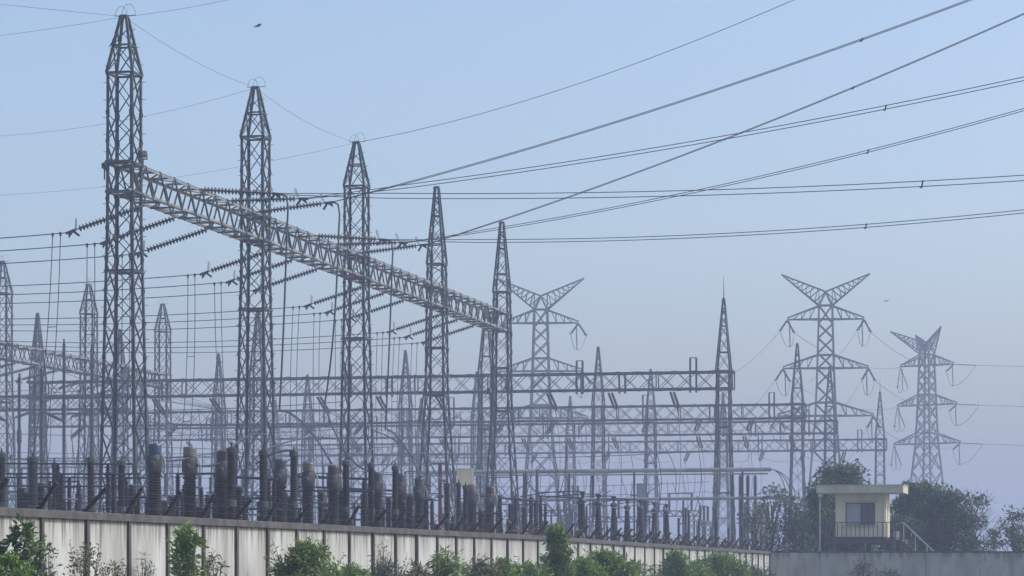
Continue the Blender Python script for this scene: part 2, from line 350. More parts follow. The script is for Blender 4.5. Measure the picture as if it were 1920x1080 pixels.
# four rows of gantries running across the yard
prof_r = [(0, 1.1), (14.0, 0.68), (19.1, 0.64), (25.6, 0.07)]
rows = [('first', 250.0, 1357, [0, 1, 2, 3]), ('second', 301.0, 1495, [0, 1, 2, 3, 4]), ('third', 336.0, 1556, [0, 1, 2, 3, 4]), ('fourth', 386.0, 1650, [0, 1, 2, 3, 4]), ('farthest', 440.0, 905, [0, 1, 2, 3, 4])]
tr = None; rod_on = []; ROW = {}; RB = 22.2                       # bay width of the cross gantries
where = ['right end of', 'second from the right in', 'third from the right in', 'fourth from the right in', 'fifth from the right in']
for ri, (nm, d, px, ks) in enumerate(rows):
    E = Vector(((px - CX) / FPX * d, d, 0)); pts = [E - V * RB * k for k in ks]; ROW[ri] = pts
    for k in ks:
        lab = 'grey pointed lattice tower, %s the %s row of cross gantries behind' % (where[k], nm)
        if tr is None:
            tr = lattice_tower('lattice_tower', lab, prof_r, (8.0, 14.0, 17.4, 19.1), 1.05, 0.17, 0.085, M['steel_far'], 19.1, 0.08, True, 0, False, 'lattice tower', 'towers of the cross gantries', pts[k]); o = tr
        else:
            o = copy_tree(tr); o.location = pts[k]; tag(o, lab)
        if k == 0 and ri in (0, 3): rod_on.append((o, where[k], nm))
    nb = len(ks) - 1
    posts = [(0.6 + 2.3, 1.3)] + [(RB * q + off, hh) for q in range(nb) for off, hh in ((9.5, 0.05), (17.0 if ri % 2 else 13.5, 1.2))]
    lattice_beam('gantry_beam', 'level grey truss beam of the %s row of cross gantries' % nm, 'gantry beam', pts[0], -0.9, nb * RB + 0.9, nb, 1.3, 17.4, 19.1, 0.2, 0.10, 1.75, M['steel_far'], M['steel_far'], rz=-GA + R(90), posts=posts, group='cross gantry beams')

E = Vector(((225 - CX) / FPX * 283, 283, 0)); LX = [E - V * RB * k for k in (0, 1)]
for k in (0, 1):
    o = copy_tree(tr); o.location = LX[k]; tag(o, ('grey pointed lattice tower mostly hidden behind the tallest near tower', 'grey lattice tower of the left cross beam, at the left frame edge')[k])
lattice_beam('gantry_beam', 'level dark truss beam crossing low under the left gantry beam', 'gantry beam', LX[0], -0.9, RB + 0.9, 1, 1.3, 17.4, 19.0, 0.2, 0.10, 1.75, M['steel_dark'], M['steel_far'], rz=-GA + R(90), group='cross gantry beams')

# ------------------------------------------------------------------ tall Y-topped transmission pylons behind the yard
def transmission_pylon(label, loc, rz, horns=((-7.0, 47.7), (7.0, 47.7))):
    root = thing('transmission_pylon', label, 'pylon', loc, rz, 'tall Y-topped pylons behind the yard'); mt = M['steel_far']
    pr = [(0, 4.6), (12, 2.75), (25.1, 1.62), (32.7, 1.32), (40.5, 1.1), (42.7, 1.05)]
    def hw(z):
        for (z0, w0), (z1, w1) in zip(pr, pr[1:]):
            if z0 <= z <= z1: return w0 + (w1 - w0) * (z - z0) / (z1 - z0)
    cs = [(-1, -1), (1, -1), (1, 1), (-1, 1)]
    c = lambda k, z: Vector((cs[k % 4][0] * hw(z), cs[k % 4][1] * hw(z), z))
    for k in range(4):
        m = MB()
        for (z0, _), (z1, _) in zip(pr, pr[1:]): m.bar(c(k, z0), c(k, z1), 0.3)
        m.build('leg', mt, root)
    m = MB(); z = 0.0
    while z < 42.6:
        z1 = min(42.7, z + 2 * hw(z) * 0.95)
        if 42.7 - z1 < 1: z1 = 42.7
        for k in range(4): m.bar(c(k, z), c(k + 1, z1), 0.17); m.bar(c(k + 1, z), c(k, z1), 0.17)
        z = z1
    for z in (12, 25.1, 27.2, 32.7, 34.8, 40.5, 42.7):
        for k in range(4): m.bar(c(k, z), c(k + 1, z), 0.18)
    m.build('bracing', mt, root)
    for z0, z1, ln in ((40.5, 42.6, 6.1), (32.7, 34.8, 6.8), (25.1, 27.2, 7.6)):
        for s in (-1, 1):
            m = MB(); tip = Vector((s * ln, 0, z0)); w = hw(z0)
            for y in (-1, 1):
                lo = Vector((s * w, y * w, z0)); hi = Vector((s * hw(z1), y * hw(z1), z1))
                m.bar(lo, tip, 0.22); m.bar(hi, tip + Vector((0, 0, 0.25)), 0.2)
                for t in (0.28, 0.55, 0.78):
                    m.bar(lo.lerp(tip, t), hi.lerp(tip, t - 0.14), 0.1); m.bar(lo.lerp(tip, t), hi.lerp(tip, t), 0.1)
            for t in (0.25, 0.5, 0.75):
                m.bar(Vector((s * w, -w, z0)).lerp(tip, t), Vector((s * w, w, z0)).lerp(tip, t), 0.12)
            m.build('crossarm', mt, root)
    for hx, hz_ in horns:
        s = -1 if hx < 0 else 1; m = MB(); tip = Vector((hx, 0, hz_)); w = hw(42.7)
        for y in (-1, 1):
            lo = Vector((s * w, y * w, 42.7)); hi = Vector((0, y * 0.35, 44.9))
            m.bar(lo, tip, 0.2); m.bar(hi, tip, 0.2); m.bar(lo, hi, 0.22); m.bar(lo, hi.lerp(tip, 0.15), 0.12)
            for t in (0.12, 0.25, 0.36, 0.47, 0.58, 0.69, 0.82): m.bar(lo.lerp(tip, t), hi.lerp(tip, t + 0.05), 0.1); m.bar(lo.lerp(tip, t), hi.lerp(tip, t - 0.12), 0.09)
        m.build('top_horn', mt, root)
    return root
P2 = Vector(((1548 - CX) / FPX * 438, 438, 0)); P1 = Vector(((1014 - CX) / FPX * 445, 445, 0)); P3 = Vector(((1738 - CX) / FPX * 540, 540, 0))
p2 = transmission_pylon('tall Y-topped transmission pylon rising behind the guard hut', P2, R(-6))
p1 = copy_tree(p2); p1.location = P1; p1.rotation_euler.z = R(-4); tag(p1, 'tall Y-topped transmission pylon partly hidden by the right end tower of the near gantry')
p3 = transmission_pylon('farthest transmission pylon, with a lopsided fan of lattice horns, near the right edge', P3, R(-40), ((-8.4, 47.6), (3.2, 48.0), (-2.6, 46.6)))

# ------------------------------------------------------------------ insulator strings
def string_meshes(n, pitch, r, horn=True):
    prof = [(0.03, 0.0), (0.03, 0.25)]
    for k in range(n):
        x = 0.25 + k * pitch; prof += [(0.05, x), (r, x + pitch * 0.42), (r * 0.85, x + pitch * 0.52), (0.05, x + pitch * 0.58)]
    Ls = 0.25 + n * pitch; prof += [(0.03, Ls), (0.03, Ls + 0.2)]
    m = MB(); m.lathe((0, 0, 0), prof, 8, 'x'); disc = m.mesh('insulator_discs', M['disc'])
    c = MB(); e = Ls + 0.2                          # dead-end clamp: a wedge body with a drooping tail
    c.bar((e - 0.05, 0, 0), (e + 0.5, 0, -0.02), 0.09, 0.13); c.bar((e + 0.1, 0, -0.02), (e - 0.16, 0, -0.36), 0.07, 0.11)
    c.add([(e + 0.02, -0.04, 0), (e + 0.36, -0.04, 0), (e + 0.42, -0.04, -0.3), (e + 0.02, 0.04, 0), (e + 0.36, 0.04, 0), (e + 0.42, 0.04, -0.3)], [(0, 1, 2), (5, 4, 3), (0, 3, 4, 1), (1, 4, 5, 2), (2, 5, 3, 0)])
    cl = c.mesh('dead_end_clamp', M['wire_dark'])
    h = MB(); h.tube([(e - 0.1, 0.05, 0), (e - 0.22, 0.06, 0.3), (e - 0.28, 0.02, 0.52), (e - 0.2, -0.05, 0.56), (e - 0.12, -0.05, 0.35), (e - 0.02, -0.04, 0.02)], 0.018, 5)
    return disc, cl, h.mesh('arcing_horn', M['wire_dark']), e + 0.45
SD, SC, SH, SLEN = string_meshes(19, 0.192, 0.185)
def string(label, start, d, group, meshes=(SD, SC, SH), scale=1.0):
    d = Vector(d).normalized(); q = d.to_track_quat('X', 'Z')
    root = thing('insulator_string', label, 'insulator', start, 0, group); root.rotation_mode = 'QUATERNION'; root.rotation_quaternion = q
    root.scale = (scale,) * 3
    for nme, me in zip(('insulator_discs', 'dead_end_clamp', 'arcing_horn'), meshes):
        if me is None: continue
        o = bpy.data.objects.new(nme, me); COL.objects.link(o); o.parent = root
    return root
def sag_pts(a, b, sag, n=24):
    a = Vector(a); b = Vector(b)
    return [a.lerp(b, i / n) - Vector((0, 0, 4 * sag * (i / n) * (1 - i / n))) for i in range(n + 1)]
def wire(name, label, cat, pts, r, group=None, mat=None):
    pts = [Vector(p) for p in pts]; o0 = pts[0]
    m = MB(); m.tube([p - o0 for p in pts], r, 5)
    o = m.build(name, mat or M['wire']); o.location = o0
    return tag(o, label, cat, group)

ORD = ['first', 'second', 'third', 'fourth']; PH = ['left', 'middle', 'right']
# strings on the left side of the near beam, their conductors and dropper pairs
drop_dx = [(-1.2, -0.7, -0.6), (-0.7, 0.9, 0.3), (0.1, 0.4, 0.5), (0.3, 0.1, 0.2)]
for bi in range(4):
    for k, t in enumerate((0.24, 0.47, 0.72)):
        c = T[1] + STEP * (bi + t); s = c - V * 0.68 + Vector((0, 0, 19.95))
        d = Vector((-V.x, -V.y, -0.30))
        where_s = 'of the %s bay, %s of three' % (ORD[bi], PH[k])
        string('ribbed insulator string left of the near beam, %s' % where_s, s, d, 'strain insulators left of the near beam')
        e = s + d.normalized() * SLEN
        far = s - V * 49 + Vector((0, 0, -0.4))
        wire('conductor', 'conductor running left from the string %s' % where_s, 'power line', sag_pts(e, far, 0.85), 0.028, 'conductors going left from the near beam')
        pts = sag_pts(e, far, 0.85, 60)
        root = thing('dropper_pair', 'pair of thin vertical wires below the conductor %s' % where_s, 'dropper wires', (e.x, e.y, 0), 0, 'dropper pairs left of the near beam')
        dx = drop_dx[bi][k]; b0 = Vector((e.x, e.y, 0)); ends = []
        for j, f in enumerate((0.35, 0.78)):
            top = e + (far - e).normalized() * f; top.z = e.z - 0.03 - f * 0.07
            bot = top + V * dx * (1 + 0.15 * j) + Vector((0, 0, 5.2 - top.z))
            pp = [top.lerp(bot, i / 14) + V * (0.25 * math.sin(math.pi * i / 14) * (1 if dx < 0 else -1)) - b0 for i in range(15)]
            m = MB(); m.tube(pp, 0.024, 5); m.build('dropper_wire', M['wire'], root); ends.append(pp)
            m = MB(); m.box(top - b0, (0.1, 0.1, 0.2)); m.build('line_clamp', M['wire_dark'], root)
        for i in (5, 9):
            m = MB(); m.bar(ends[0][i], ends[1][i], 0.035); m.build('spacer', M['wire'], root)

# strings on the right side, with the twin lines that climb away to the right
lines = {  # bay, t, photo points of the line further out (x, y, distance)
    0: [(0.44, [(1722, 345, 0), (1960, 331, 132)], 'almost level, widely spaced pair passing the frame edge at mid height'),
        (0.66, [(1672, 199, 0), (1960, 139, 134)], 'leaving the upper right edge, above its neighbour'),
        (0.90, [(1630, 69, 0), (1860, -16, 132)], 'steepest line, leaving the frame through the top edge')],
    1: [(0.44, [(1630, 423, 0), (1960, 392, 146)], 'lowest of all the twin lines on the right'),
        (0.66, [(1622, 285, 0), (1960, 194, 146)], 'line leaving the right edge a little below the upper pair'),
        (0.90, [(1610, 160, 0), (1960, 8, 146)], 'line leaving the frame near its top right corner')]}
for bi in (0, 1):
    for k, (t, far, txt) in enumerate(lines[bi]):
        c = T[1] + STEP * (bi + t); s = c + V * 0.68 + Vector((0, 0, 21.25))
        sl = (-0.08, 0.0, 0.1)[k]; d = Vector((V.x, V.y, sl))
        string('dark insulator string right of the near beam, %s bay, %s of three' % (ORD[bi], PH[k]), s, d, 'strain insulators right of the near beam')
        e = s + d.normalized() * SLEN
        end = P(*far[1])                             # the line hangs in one upright plane from the string to the far point
        mx_ = (far[0][0] - CX) / FPX; sm_ = (mx_ * e.y - e.x) / ((end.x - e.x) - mx_ * (end.y - e.y)); mid = e.lerp(end, sm_); mid.z = EYE + (HY - far[0][1]) / FPX * mid.y
        # parabola through the string end, a middle point and the far point
        tm = sm_; n = 40; pts = []
        for i in range(n + 1):
            x = i / n
            l0 = (x - tm) * (x - 1) / (tm); l1 = x * (x - 1) / (tm * (tm - 1)); l2 = x * (x - tm) / (1 - tm)
            pts.append(Vector((e.lerp(end, x).x, e.lerp(end, x).y, e.z * l0 + mid.z * l1 + end.z * l2)))
        root = thing('twin_conductor', 'twin overhead conductor: %s' % txt, 'power line', e, 0, 'twin lines climbing to the right')
        gap = ((0.13, 0.09, 0.035), (0.085, 0.06, 0.03))[bi][k]
        for sgn in (-1, 1):
            m = MB(); m.tube([p - e + Vector((0, 0, sgn * gap * min(1, 0.25 + i / 8))) for i, p in enumerate(pts)], 0.022, 5); m.build('wire', M['wire'], root)
        ci = min(range(n + 1), key=lambda i: (pts[i] - mid).length)
        m = MB(); q = pts[ci] - e; m.bar(q + Vector((0.03, 0, gap + 0.04)), q + Vector((-0.04, 0, -gap - 0.07)), 0.07, 0.06); m.bar(q + Vector((-0.04, 0, -gap - 0.06)), q + Vector((-0.13, 0, -gap - 0.03)), 0.06); m.build('spacer_damper', M['wire_dark'], root)
        # heavy dropper from the string end
        if k != 1:
            bz = 9.6 if k == 0 else 10.4
            q = [e + Vector((0, 0, 0)), e + V * 0.28 + Vector((0, 0, -0.15)), e + V * 0.36 + Vector((0, 0, -0.7))]
            q += [e + V * (0.34 - 0.35 * (i / 10) - (0.5 if k else 0.1) * (i / 10) ** 3) + Vector((0, 0, -0.7 - (e.z - 0.7 - bz) * i / 10)) for i in range(1, 11)]
            wire('dropper_cable', 'thick dark cable hanging below the right-side insulators of the %s bay, %s one' % (ORD[bi], PH[k]), 'dropper cable', q, 0.055, 'heavy droppers right of the near beam', M['wire_dark'])
            tgt = P((621, 868, 110) [0] if (bi == 0 and k == 0) else 0, 868, 110) if (bi == 0 and k == 0) else (P(702, 885, 117) if bi == 0 else (P(789, 894, 125) if k == 0 else P(838, 903, 133)))
            wire('jumper_cable', 'dark slack cable at the foot of the %s heavy dropper, %s bay' % (PH[k], ORD[bi]), 'cable', sag_pts(q[-1], tgt, -0.5 if k == 0 else 0.9, 14), 0.05, 'slack jumper cables', M['wire_dark'])

# strings of the left gantry
for bi in range(3):
    for k, t in enumerate((0.24, 0.47, 0.72)):
        s = L[0] + STEP * (bi + t) - V * 0.68 + Vector((0, 0, 19.95)); d = Vector((-V.x, -V.y, -0.22))
        string('hazy insulator string under the left gantry beam, %s bay, %s of three' % (ORD[bi], PH[k]), s, d, 'strain insulators of the left gantry')
        e = s + d.normalized() * SLEN
        wire('conductor', 'hazy conductor leaving leftwards from the left gantry, %s bay, %s of three' % (ORD[bi], PH[k]), 'power line', sag_pts(e, e - V * 30, 0.5), 0.03, 'conductors of the left gantry')
# level conductors strung from the left gantry back across to its right
for k in range(6):
    s = L[0] + STEP * (1.24 + 0.25 * k + (0.25 if k > 2 else 0)) + V * 0.7 + Vector((0, 0, 20.3 ))
    a_ = s; b_ = s + V * (0.0) + U * 55 + Vector((0, 0, -1.2))
    wire('conductor', 'faint level conductor behind the towers of the left gantry, %s of six from the front' % ('first', 'second', 'third', 'fourth', 'fifth', 'last')[k], 'power line', sag_pts(a_, b_, 1.2), 0.03, 'level conductors behind the left gantry')

# pairs of strings on the cross gantries with conductors between rows
PM = MB()
for yy in (-0.16, 0.16):
    prof = [(0.03, 0), (0.03, 0.25)]
    for k in range(20): prof += [(0.05, 0.25 + k * 0.146), (0.13, 0.30 + k * 0.146), (0.05, 0.35 + k * 0.146)]
    PM.lathe((0, yy, 0), prof + [(0.03, 3.3), (0.03, 3.4)], 6, 'x')
pair_disc = PM.mesh('insulator_discs', M['disc'])
PC = MB(); PC.bar((3.35, -0.22, 0), (3.35, 0.22, 0), 0.12); PC.bar((3.4, 0, 0), (3.75, 0, -0.25), 0.1); pair_yoke = PC.mesh('yoke_plate', M['steel_far'])
def string_pair(label, s, d, group):
    root = thing('insulator_pair', label, 'insulator', s, 0, group); root.rotation_mode = 'QUATERNION'; root.rotation_quaternion = Vector(d).normalized().to_track_quat('X', 'Z')
    for nme, me in (('insulator_discs', pair_disc), ('yoke_plate', pair_yoke)):
        o = bpy.data.objects.new(nme, me); COL.objects.link(o); o.parent = root
    return s + Vector(d).normalized() * 3.5
for ri, sgn in ((0, 1), (1, -1), (2, 1), (3, -1)):
    pts = ROW[ri]; nm = rows[ri][0]
    for bi in range(len(pts) - 1):
        for k, t in enumerate((0.22, 0.48, 0.74)):
            s = pts[bi].lerp(pts[bi + 1], t) + U * sgn * 0.66 + Vector((0, 0, 17.35)); d = U * sgn + Vector((0, 0, -0.42))
            txt = '%s cross gantry, %s bay from the right, %s of three' % (nm, ORD[bi], ('right', 'middle', 'left')[k])
            e = string_pair('slanting insulator pair, ' + txt, s, d, 'insulator pairs of the cross gantries')
            if ri in (0, 2):
                o_ = s + U * ((rows[ri + 1][1] - rows[ri][1]) * 1.0 - 4.6); o_.z = e.z
                wire('conductor', 'slack conductor behind the ' + txt, 'power line', sag_pts(e, o_, 0.8, 12), 0.03, 'conductors between the cross gantries')
            b_ = e + V * rnd.uniform(-0.6, 0.6); b_.z = rnd.uniform(5.5, 8.5)
            wire('dropper_wire', 'thin hanging wire, ' + txt, 'dropper wires', [e.lerp(b_, i / 8) + V * 0.4 * math.sin(math.pi * i / 8) for i in range(9)], 0.028, 'droppers of the cross gantries')

for k, t in enumerate((0.12, 0.40, 0.68)):
    for sgn in (-1, 1):
        s = LX[0].lerp(LX[1], t) + U * sgn * 0.66 + Vector((0, 0, 17.45))
        e = string_pair('thick dark insulator pair slanting %s below the left cross beam, %s of three' % ('left' if sgn < 0 else 'right', ('right', 'middle', 'left')[k]), s, (U * sgn + V * sgn * 0.35 + Vector((0, 0, -0.3))), 'insulator pairs of the left cross beam')
        b_ = e + V * sgn * 0.5; b_.z = 6.5
        wire('dropper_wire', 'thin hanging wire under the left cross beam, %s, %s of three' % ('front' if sgn < 0 else 'back', ('right', 'middle', 'left')[k]), 'dropper wires', [e.lerp(b_, i / 8) + V * 0.3 * math.sin(math.pi * i / 8) for i in range(9)], 0.03, 'droppers of the left cross beam')
for o, wh, nm in rod_on:
    m = MB(); m.tube([(0, 0, 25.6), (0, 0, 27.7)], 0.05, 6, 0.015); m.build('lightning_rod', M['steel_far'], o)
    tag(o, 'grey lattice tower topped by a thin rod, %s the %s cross gantry row' % (wh, nm))
# strings, jumper loops and lines of the tall pylons
PS = MB(); prof = [(0.04, 0), (0.04, 0.3)]
for k in range(20): prof += [(0.06, 0.3 + k * 0.17), (0.17, 0.36 + k * 0.17), (0.06, 0.42 + k * 0.17)]
PS.lathe((0, 0, 0), prof + [(0.04, 3.8), (0.04, 4.0)], 6, 'x'); pyl_disc = PS.mesh('insulator_discs', M['disc'])
PE = MB(); PE.bar((3.95, -0.3, 0), (3.95, 0.3, 0), 0.14); PE.bar((3.9, 0, 0), (4.3, 0, 0), 0.16); pyl_end = PE.mesh('end_fitting', M['steel_far'])
def pylon_string(label, s, d):
    root = thing('insulator_string', label, 'insulator', s, 0, 'insulators of the tall pylons'); root.rotation_mode = 'QUATERNION'; root.rotation_quaternion = Vector(d).normalized().to_track_quat('X', 'Z')
    for nme, me in (('insulator_discs', pyl_disc), ('end_fitting', pyl_end)):
        o = bpy.data.objects.new(nme, me); COL.objects.link(o); o.parent = root
    return s + Vector(d).normalized() * 4.2
lev = (('top', 40.4, 6.1), ('middle', 32.6, 6.8), ('bottom', 25.0, 7.6))
for pn, base, ang, sides in (('hut pylon', P2, -6, (-1, 1)), ('pylon beyond the gantry end', P1, -4, (-1, 1)), ('farthest pylon', P3, -40, (-1, 1))):
    ca, sa = math.cos(R(ang)), math.sin(R(ang)); ax = Vector((ca, sa, 0)); fw = Vector((-sa, ca, 0))
    for s in sides:
        for ln, z, reach in lev:
            tip = base + ax * s * reach + Vector((0, 0, z)); w = '%s %s arm of the %s' % (('left' if s < 0 else 'right'), ln, pn)
            toL = -ax * 0.28 - fw * 0.9 + Vector((0, 0, -0.5)); toB = ax * 0.3 + fw * 1.0 + Vector((0, 0, -0.45))
            if pn == 'farthest pylon':
                toL, toB = (Vector((1, -0.25, -0.06)), Vector((-0.2, 0.9, -0.25))) if s > 0 else (Vector((0.35, -0.2, -1)), Vector((-0.1, 0.3, -1)))
            e1 = pylon_string('strain insulator reaching left from the ' + w, tip, toL)
            e2 = pylon_string('strain insulator reaching back from the ' + w, tip, toB)
            e3 = pylon_string('hanging jumper insulator below the ' + w, tip - ax * s * 0.35, Vector((0.03, 0, -1)))
            lp = [e1.lerp(e3, i / 6) - Vector((0, 0, 0.9 * math.sin(math.pi * i / 6))) for i in range(7)] + [e3.lerp(e2, i / 6) - Vector((0, 0, 0.9 * math.sin(math.pi * i / 6))) for i in range(1, 7)]
            wire('jumper_loop', 'slack jumper wire looping under the ' + w, 'cable', lp, 0.045, 'jumper loops of the tall pylons')
            if pn == 'hut pylon':
                wire('overhead_line', 'faint line falling left from the ' + w, 'power line', sag_pts(e1, e1 + Vector((-14, -60, -12)), 0.8, 16), 0.035, 'lines of the tall pylons')
                far = P3 + Vector((math.cos(R(-40)) * s * reach, math.sin(R(-40)) * s * reach, z))
                wire('overhead_line', 'faint line from the %s to the farthest pylon' % w, 'power line', sag_pts(e2, far, 2.2, 20), 0.04, 'lines of the tall pylons')
            if pn == 'farthest pylon' and s > 0:
                wire('overhead_line', 'faint level line running rightwards from the ' + w, 'power line', sag_pts(e1, e1 + Vector((62, -10, -0.5)), 0.6, 20), 0.04, 'lines of the tall pylons')

# earth wires joining the peaks
def pk(i): return T[i] + Vector((0, 0, 28.6))
ew = 'thin earth wires between the peaks'
wire('earth_wire', 'thin earth wire sagging between the tallest near tower and the second', 'earth wire', sag_pts(pk(1), pk(2), 0.34), 0.009, ew)
wire('earth_wire', 'thin earth wire sagging between the second and middle near towers', 'earth wire', sag_pts(pk(2), pk(3), 0.4), 0.009, ew)
wire('earth_wire', 'thin earth wire leaving the tallest tower top, upper of two to the left edge', 'earth wire', sag_pts(pk(1), P(-40, 4, 146), 0.0), 0.009, ew)
wire('earth_wire', 'thin earth wire leaving the tallest tower top, lower of two to the left edge', 'earth wire', sag_pts(pk(1), P(-40, 72, 146), 0.05), 0.009, ew)
wire('earth_wire', 'thin earth wire rising right from the tallest tower top through the top edge', 'earth wire', sag_pts(pk(1), P(470, -10, 128), 0.1), 0.009, ew)
wire('earth_wire', 'thin earth wire from the second tower top across to the left edge', 'earth wire', sag_pts(pk(2), P(-40, 257, 175), 0.55), 0.009, ew)
wire('earth_wire', 'thin earth wire from the middle tower top across to the left, passing the second tower', 'earth wire', sag_pts(pk(3), P(-40, 368, 190), 0.6), 0.009, ew)
e0 = pk(3); wire('earth_wire', 'long earth wire climbing from the middle tower top to the top edge on the right', 'earth wire', sag_pts(e0, P(1520, -14, 130), 0.8, 40), 0.017, ew)

# ------------------------------------------------------------------ fittings on the near towers
def floodlight(label, p, rz, s=1.0):
    r = thing('floodlight', label, 'floodlight', p, rz, 'floodlights on the near gantry')
    m = MB(); m.add([Vector(q) * s for q in ((-0.24, -0.18, 0.05), (0.24, -0.18, 0.05), (0.17, 0.18, 0.1), (-0.17, 0.18, 0.1), (-0.24, -0.18, 0.45), (0.24, -0.18, 0.45), (0.17, 0.18, 0.38), (-0.17, 0.18, 0.38))],
          [(3, 2, 1, 0), (4, 5, 6, 7), (0, 1, 5, 4), (1, 2, 6, 5), (2, 3, 7, 6), (3, 0, 4, 7)]); m.build('lamp_housing', M['grey_paint'], r)
    m = MB(); m.box((0, -0.195 * s, 0.25 * s), (0.4 * s, 0.02, 0.32 * s)); m.build('lens', M['glass_pale'], r)
    m = MB()
    for sx in (-1, 1): m.bar((sx * 0.27 * s, 0, 0.25 * s), (sx * 0.27 * s, 0, -0.05), 0.05)
    m.bar((-0.27 * s, 0, -0.05), (0.27 * s, 0, -0.05), 0.06); m.bar((0, 0, -0.05), (0, 0, -0.5), 0.07); m.build('bracket', M['steel_dark'], r)
floodlight('grey floodlight standing on the left end of the near beam, right of the tallest tower', P(268, 296, 135.0), R(-140), 0.85)
floodlight('dark floodlight sticking out left of the tallest tower at beam height', P(196, 318, 135.4), R(100), 0.8)
floodlight('dark floodlight jutting left from the right end tower of the near gantry', P(918, 738, 216.5), R(60), 1.0)

# ------------------------------------------------------------------ birds
def bird(label, loc, rz, wings, size):
    """one continuous body from beak base to tail, wings open or folded"""
    st = [(-0.52, 0.0, 0.02, 0.10), (-0.3, 0.0, 0.03, 0.08), (-0.16, 0.02, 0.075, 0.075), (0.05, 0.06, 0.12, 0.11), (0.2, 0.10, 0.10, 0.10), (0.29, 0.16, 0.06, 0.065), (0.36, 0.2, 0.062, 0.062), (0.43, 0.2, 0.03, 0.03)]
    root = thing('bird', label, 'bird', loc, rz)
    m = MB(); n = 10
    tilt = 0.9 if not wings else 0.1
    rot = Matrix.Rotation(-tilt, 3, 'Y') if not wings else Matrix.Identity(3)
    vs_ = []
    for x, z, h, w in st:
        for j in range(n):
            a_ = 2 * math.pi * j / n; vs_.append(rot @ Vector((x, math.cos(a_) * w, z + math.sin(a_) * h)) * size)
    fs = [(i * n + j, i * n + (j + 1) % n, (i + 1) * n + (j + 1) % n, (i + 1) * n + j) for i in range(len(st) - 1) for j in range(n)] + [tuple(range(n - 1, -1, -1)), tuple((len(st) - 1) * n + j for j in range(n))]
    m.add(vs_, fs)
    for s in (-1, 1):
        if wings:
            rim = [(0.22, 0.08, 0.1), (0.3, 0.45, 0.24), (0.16, 0.85, 0.2), (-0.02, 1.1, 0.1), (-0.08, 0.8, 0.14), (-0.12, 0.45, 0.18), (-0.14, 0.08, 0.08)]
        else:
            rim = [(0.22, 0.10, 0.14), (0.1, 0.15, 0.1), (-0.2, 0.12, 0.06), (-0.45, 0.06, 0.03), (-0.3, 0.08, -0.02), (0.0, 0.14, 0.0), (0.2, 0.11, 0.04)]
        up = [rot @ Vector((x, s * y, z + 0.012)) * size for x, y, z in rim]; dn = [rot @ Vector((x, s * y, z - 0.012)) * size for x, y, z in rim]; k = len(rim)
        m.add(up + dn, [tuple(range(k)), tuple(range(2 * k - 1, k - 1, -1))] + [(i, i + k, (i + 1) % k + k, (i + 1) % k) for i in range(k)])
    m.build('body', M['feather'], root, True)
    m = MB(); q = [rot @ Vector(v) * size for v in ((0.42, 0, 0.2), (0.5, 0, 0.17))]; m.tube(q, 0.025 * size, 6, 0.004); m.build('beak', M['beak'], root)
    if not wings:
        m = MB()
        for s in (-1, 1): m.bar((0.0, s * 0.05 * size, -0.02), (0.04 * size, s * 0.05 * size, -0.30 * size), 0.035 * size); m.bar((-0.05 * size, s * 0.05 * size, -0.3 * size), (0.12 * size, s * 0.05 * size, -0.3 * size), 0.03 * size)
        m.build('legs', M['beak'], root)
    return root
bird('dark raptor perched near the top of the tallest near tower', P(214, 77, 135.4), 0.1, False, 0.72)
bird('dark bird perched low on the right end tower of the near gantry', P(948, 726, 217), 0.4, False, 0.72)
bird('dark bird flying in the sky between the two nearest towers', P(483, 50, 250), R(20), True, 0.85)
bird('small bird flying in the sky right of the hut pylon', P(1662, 565, 330), R(35), True, 0.6)

# ------------------------------------------------------------------ switchyard equipment
def sheds(m, base, z0, z1, rc, rs, pitch, n=10):
    prof = [(rc, z0)]; z = z0
    while z + pitch <= z1: prof += [(rc, z + pitch * 0.1), (rs, z + pitch * 0.4), (rs * 0.98, z + pitch * 0.75), (rc, z + pitch * 0.9)]; z += pitch
    m.lathe(base, prof + [(rc, z1)], n)
def pedestal(root, h, w=0.42):
    m = MB()
    for sx in (-1, 1):
        for sy in (-1, 1): m.bar((sx * w / 2, sy * w / 2, 0), (sx * w / 2, sy * w / 2, h), 0.07)
    for z0, z1 in ((0.1, h * 0.5), (h * 0.5, h - 0.05)):
        for s in (-1, 1):
            m.bar((-w / 2, s * w / 2, z0), (w / 2, s * w / 2, z1), 0.045); m.bar((s * w / 2, -w / 2, z0), (s * w / 2, w / 2, z1), 0.045)
    m.box((0, 0, h + 0.03), (w + 0.12, w + 0.12, 0.06)); m.build('pedestal', M['steel_dark'], root)
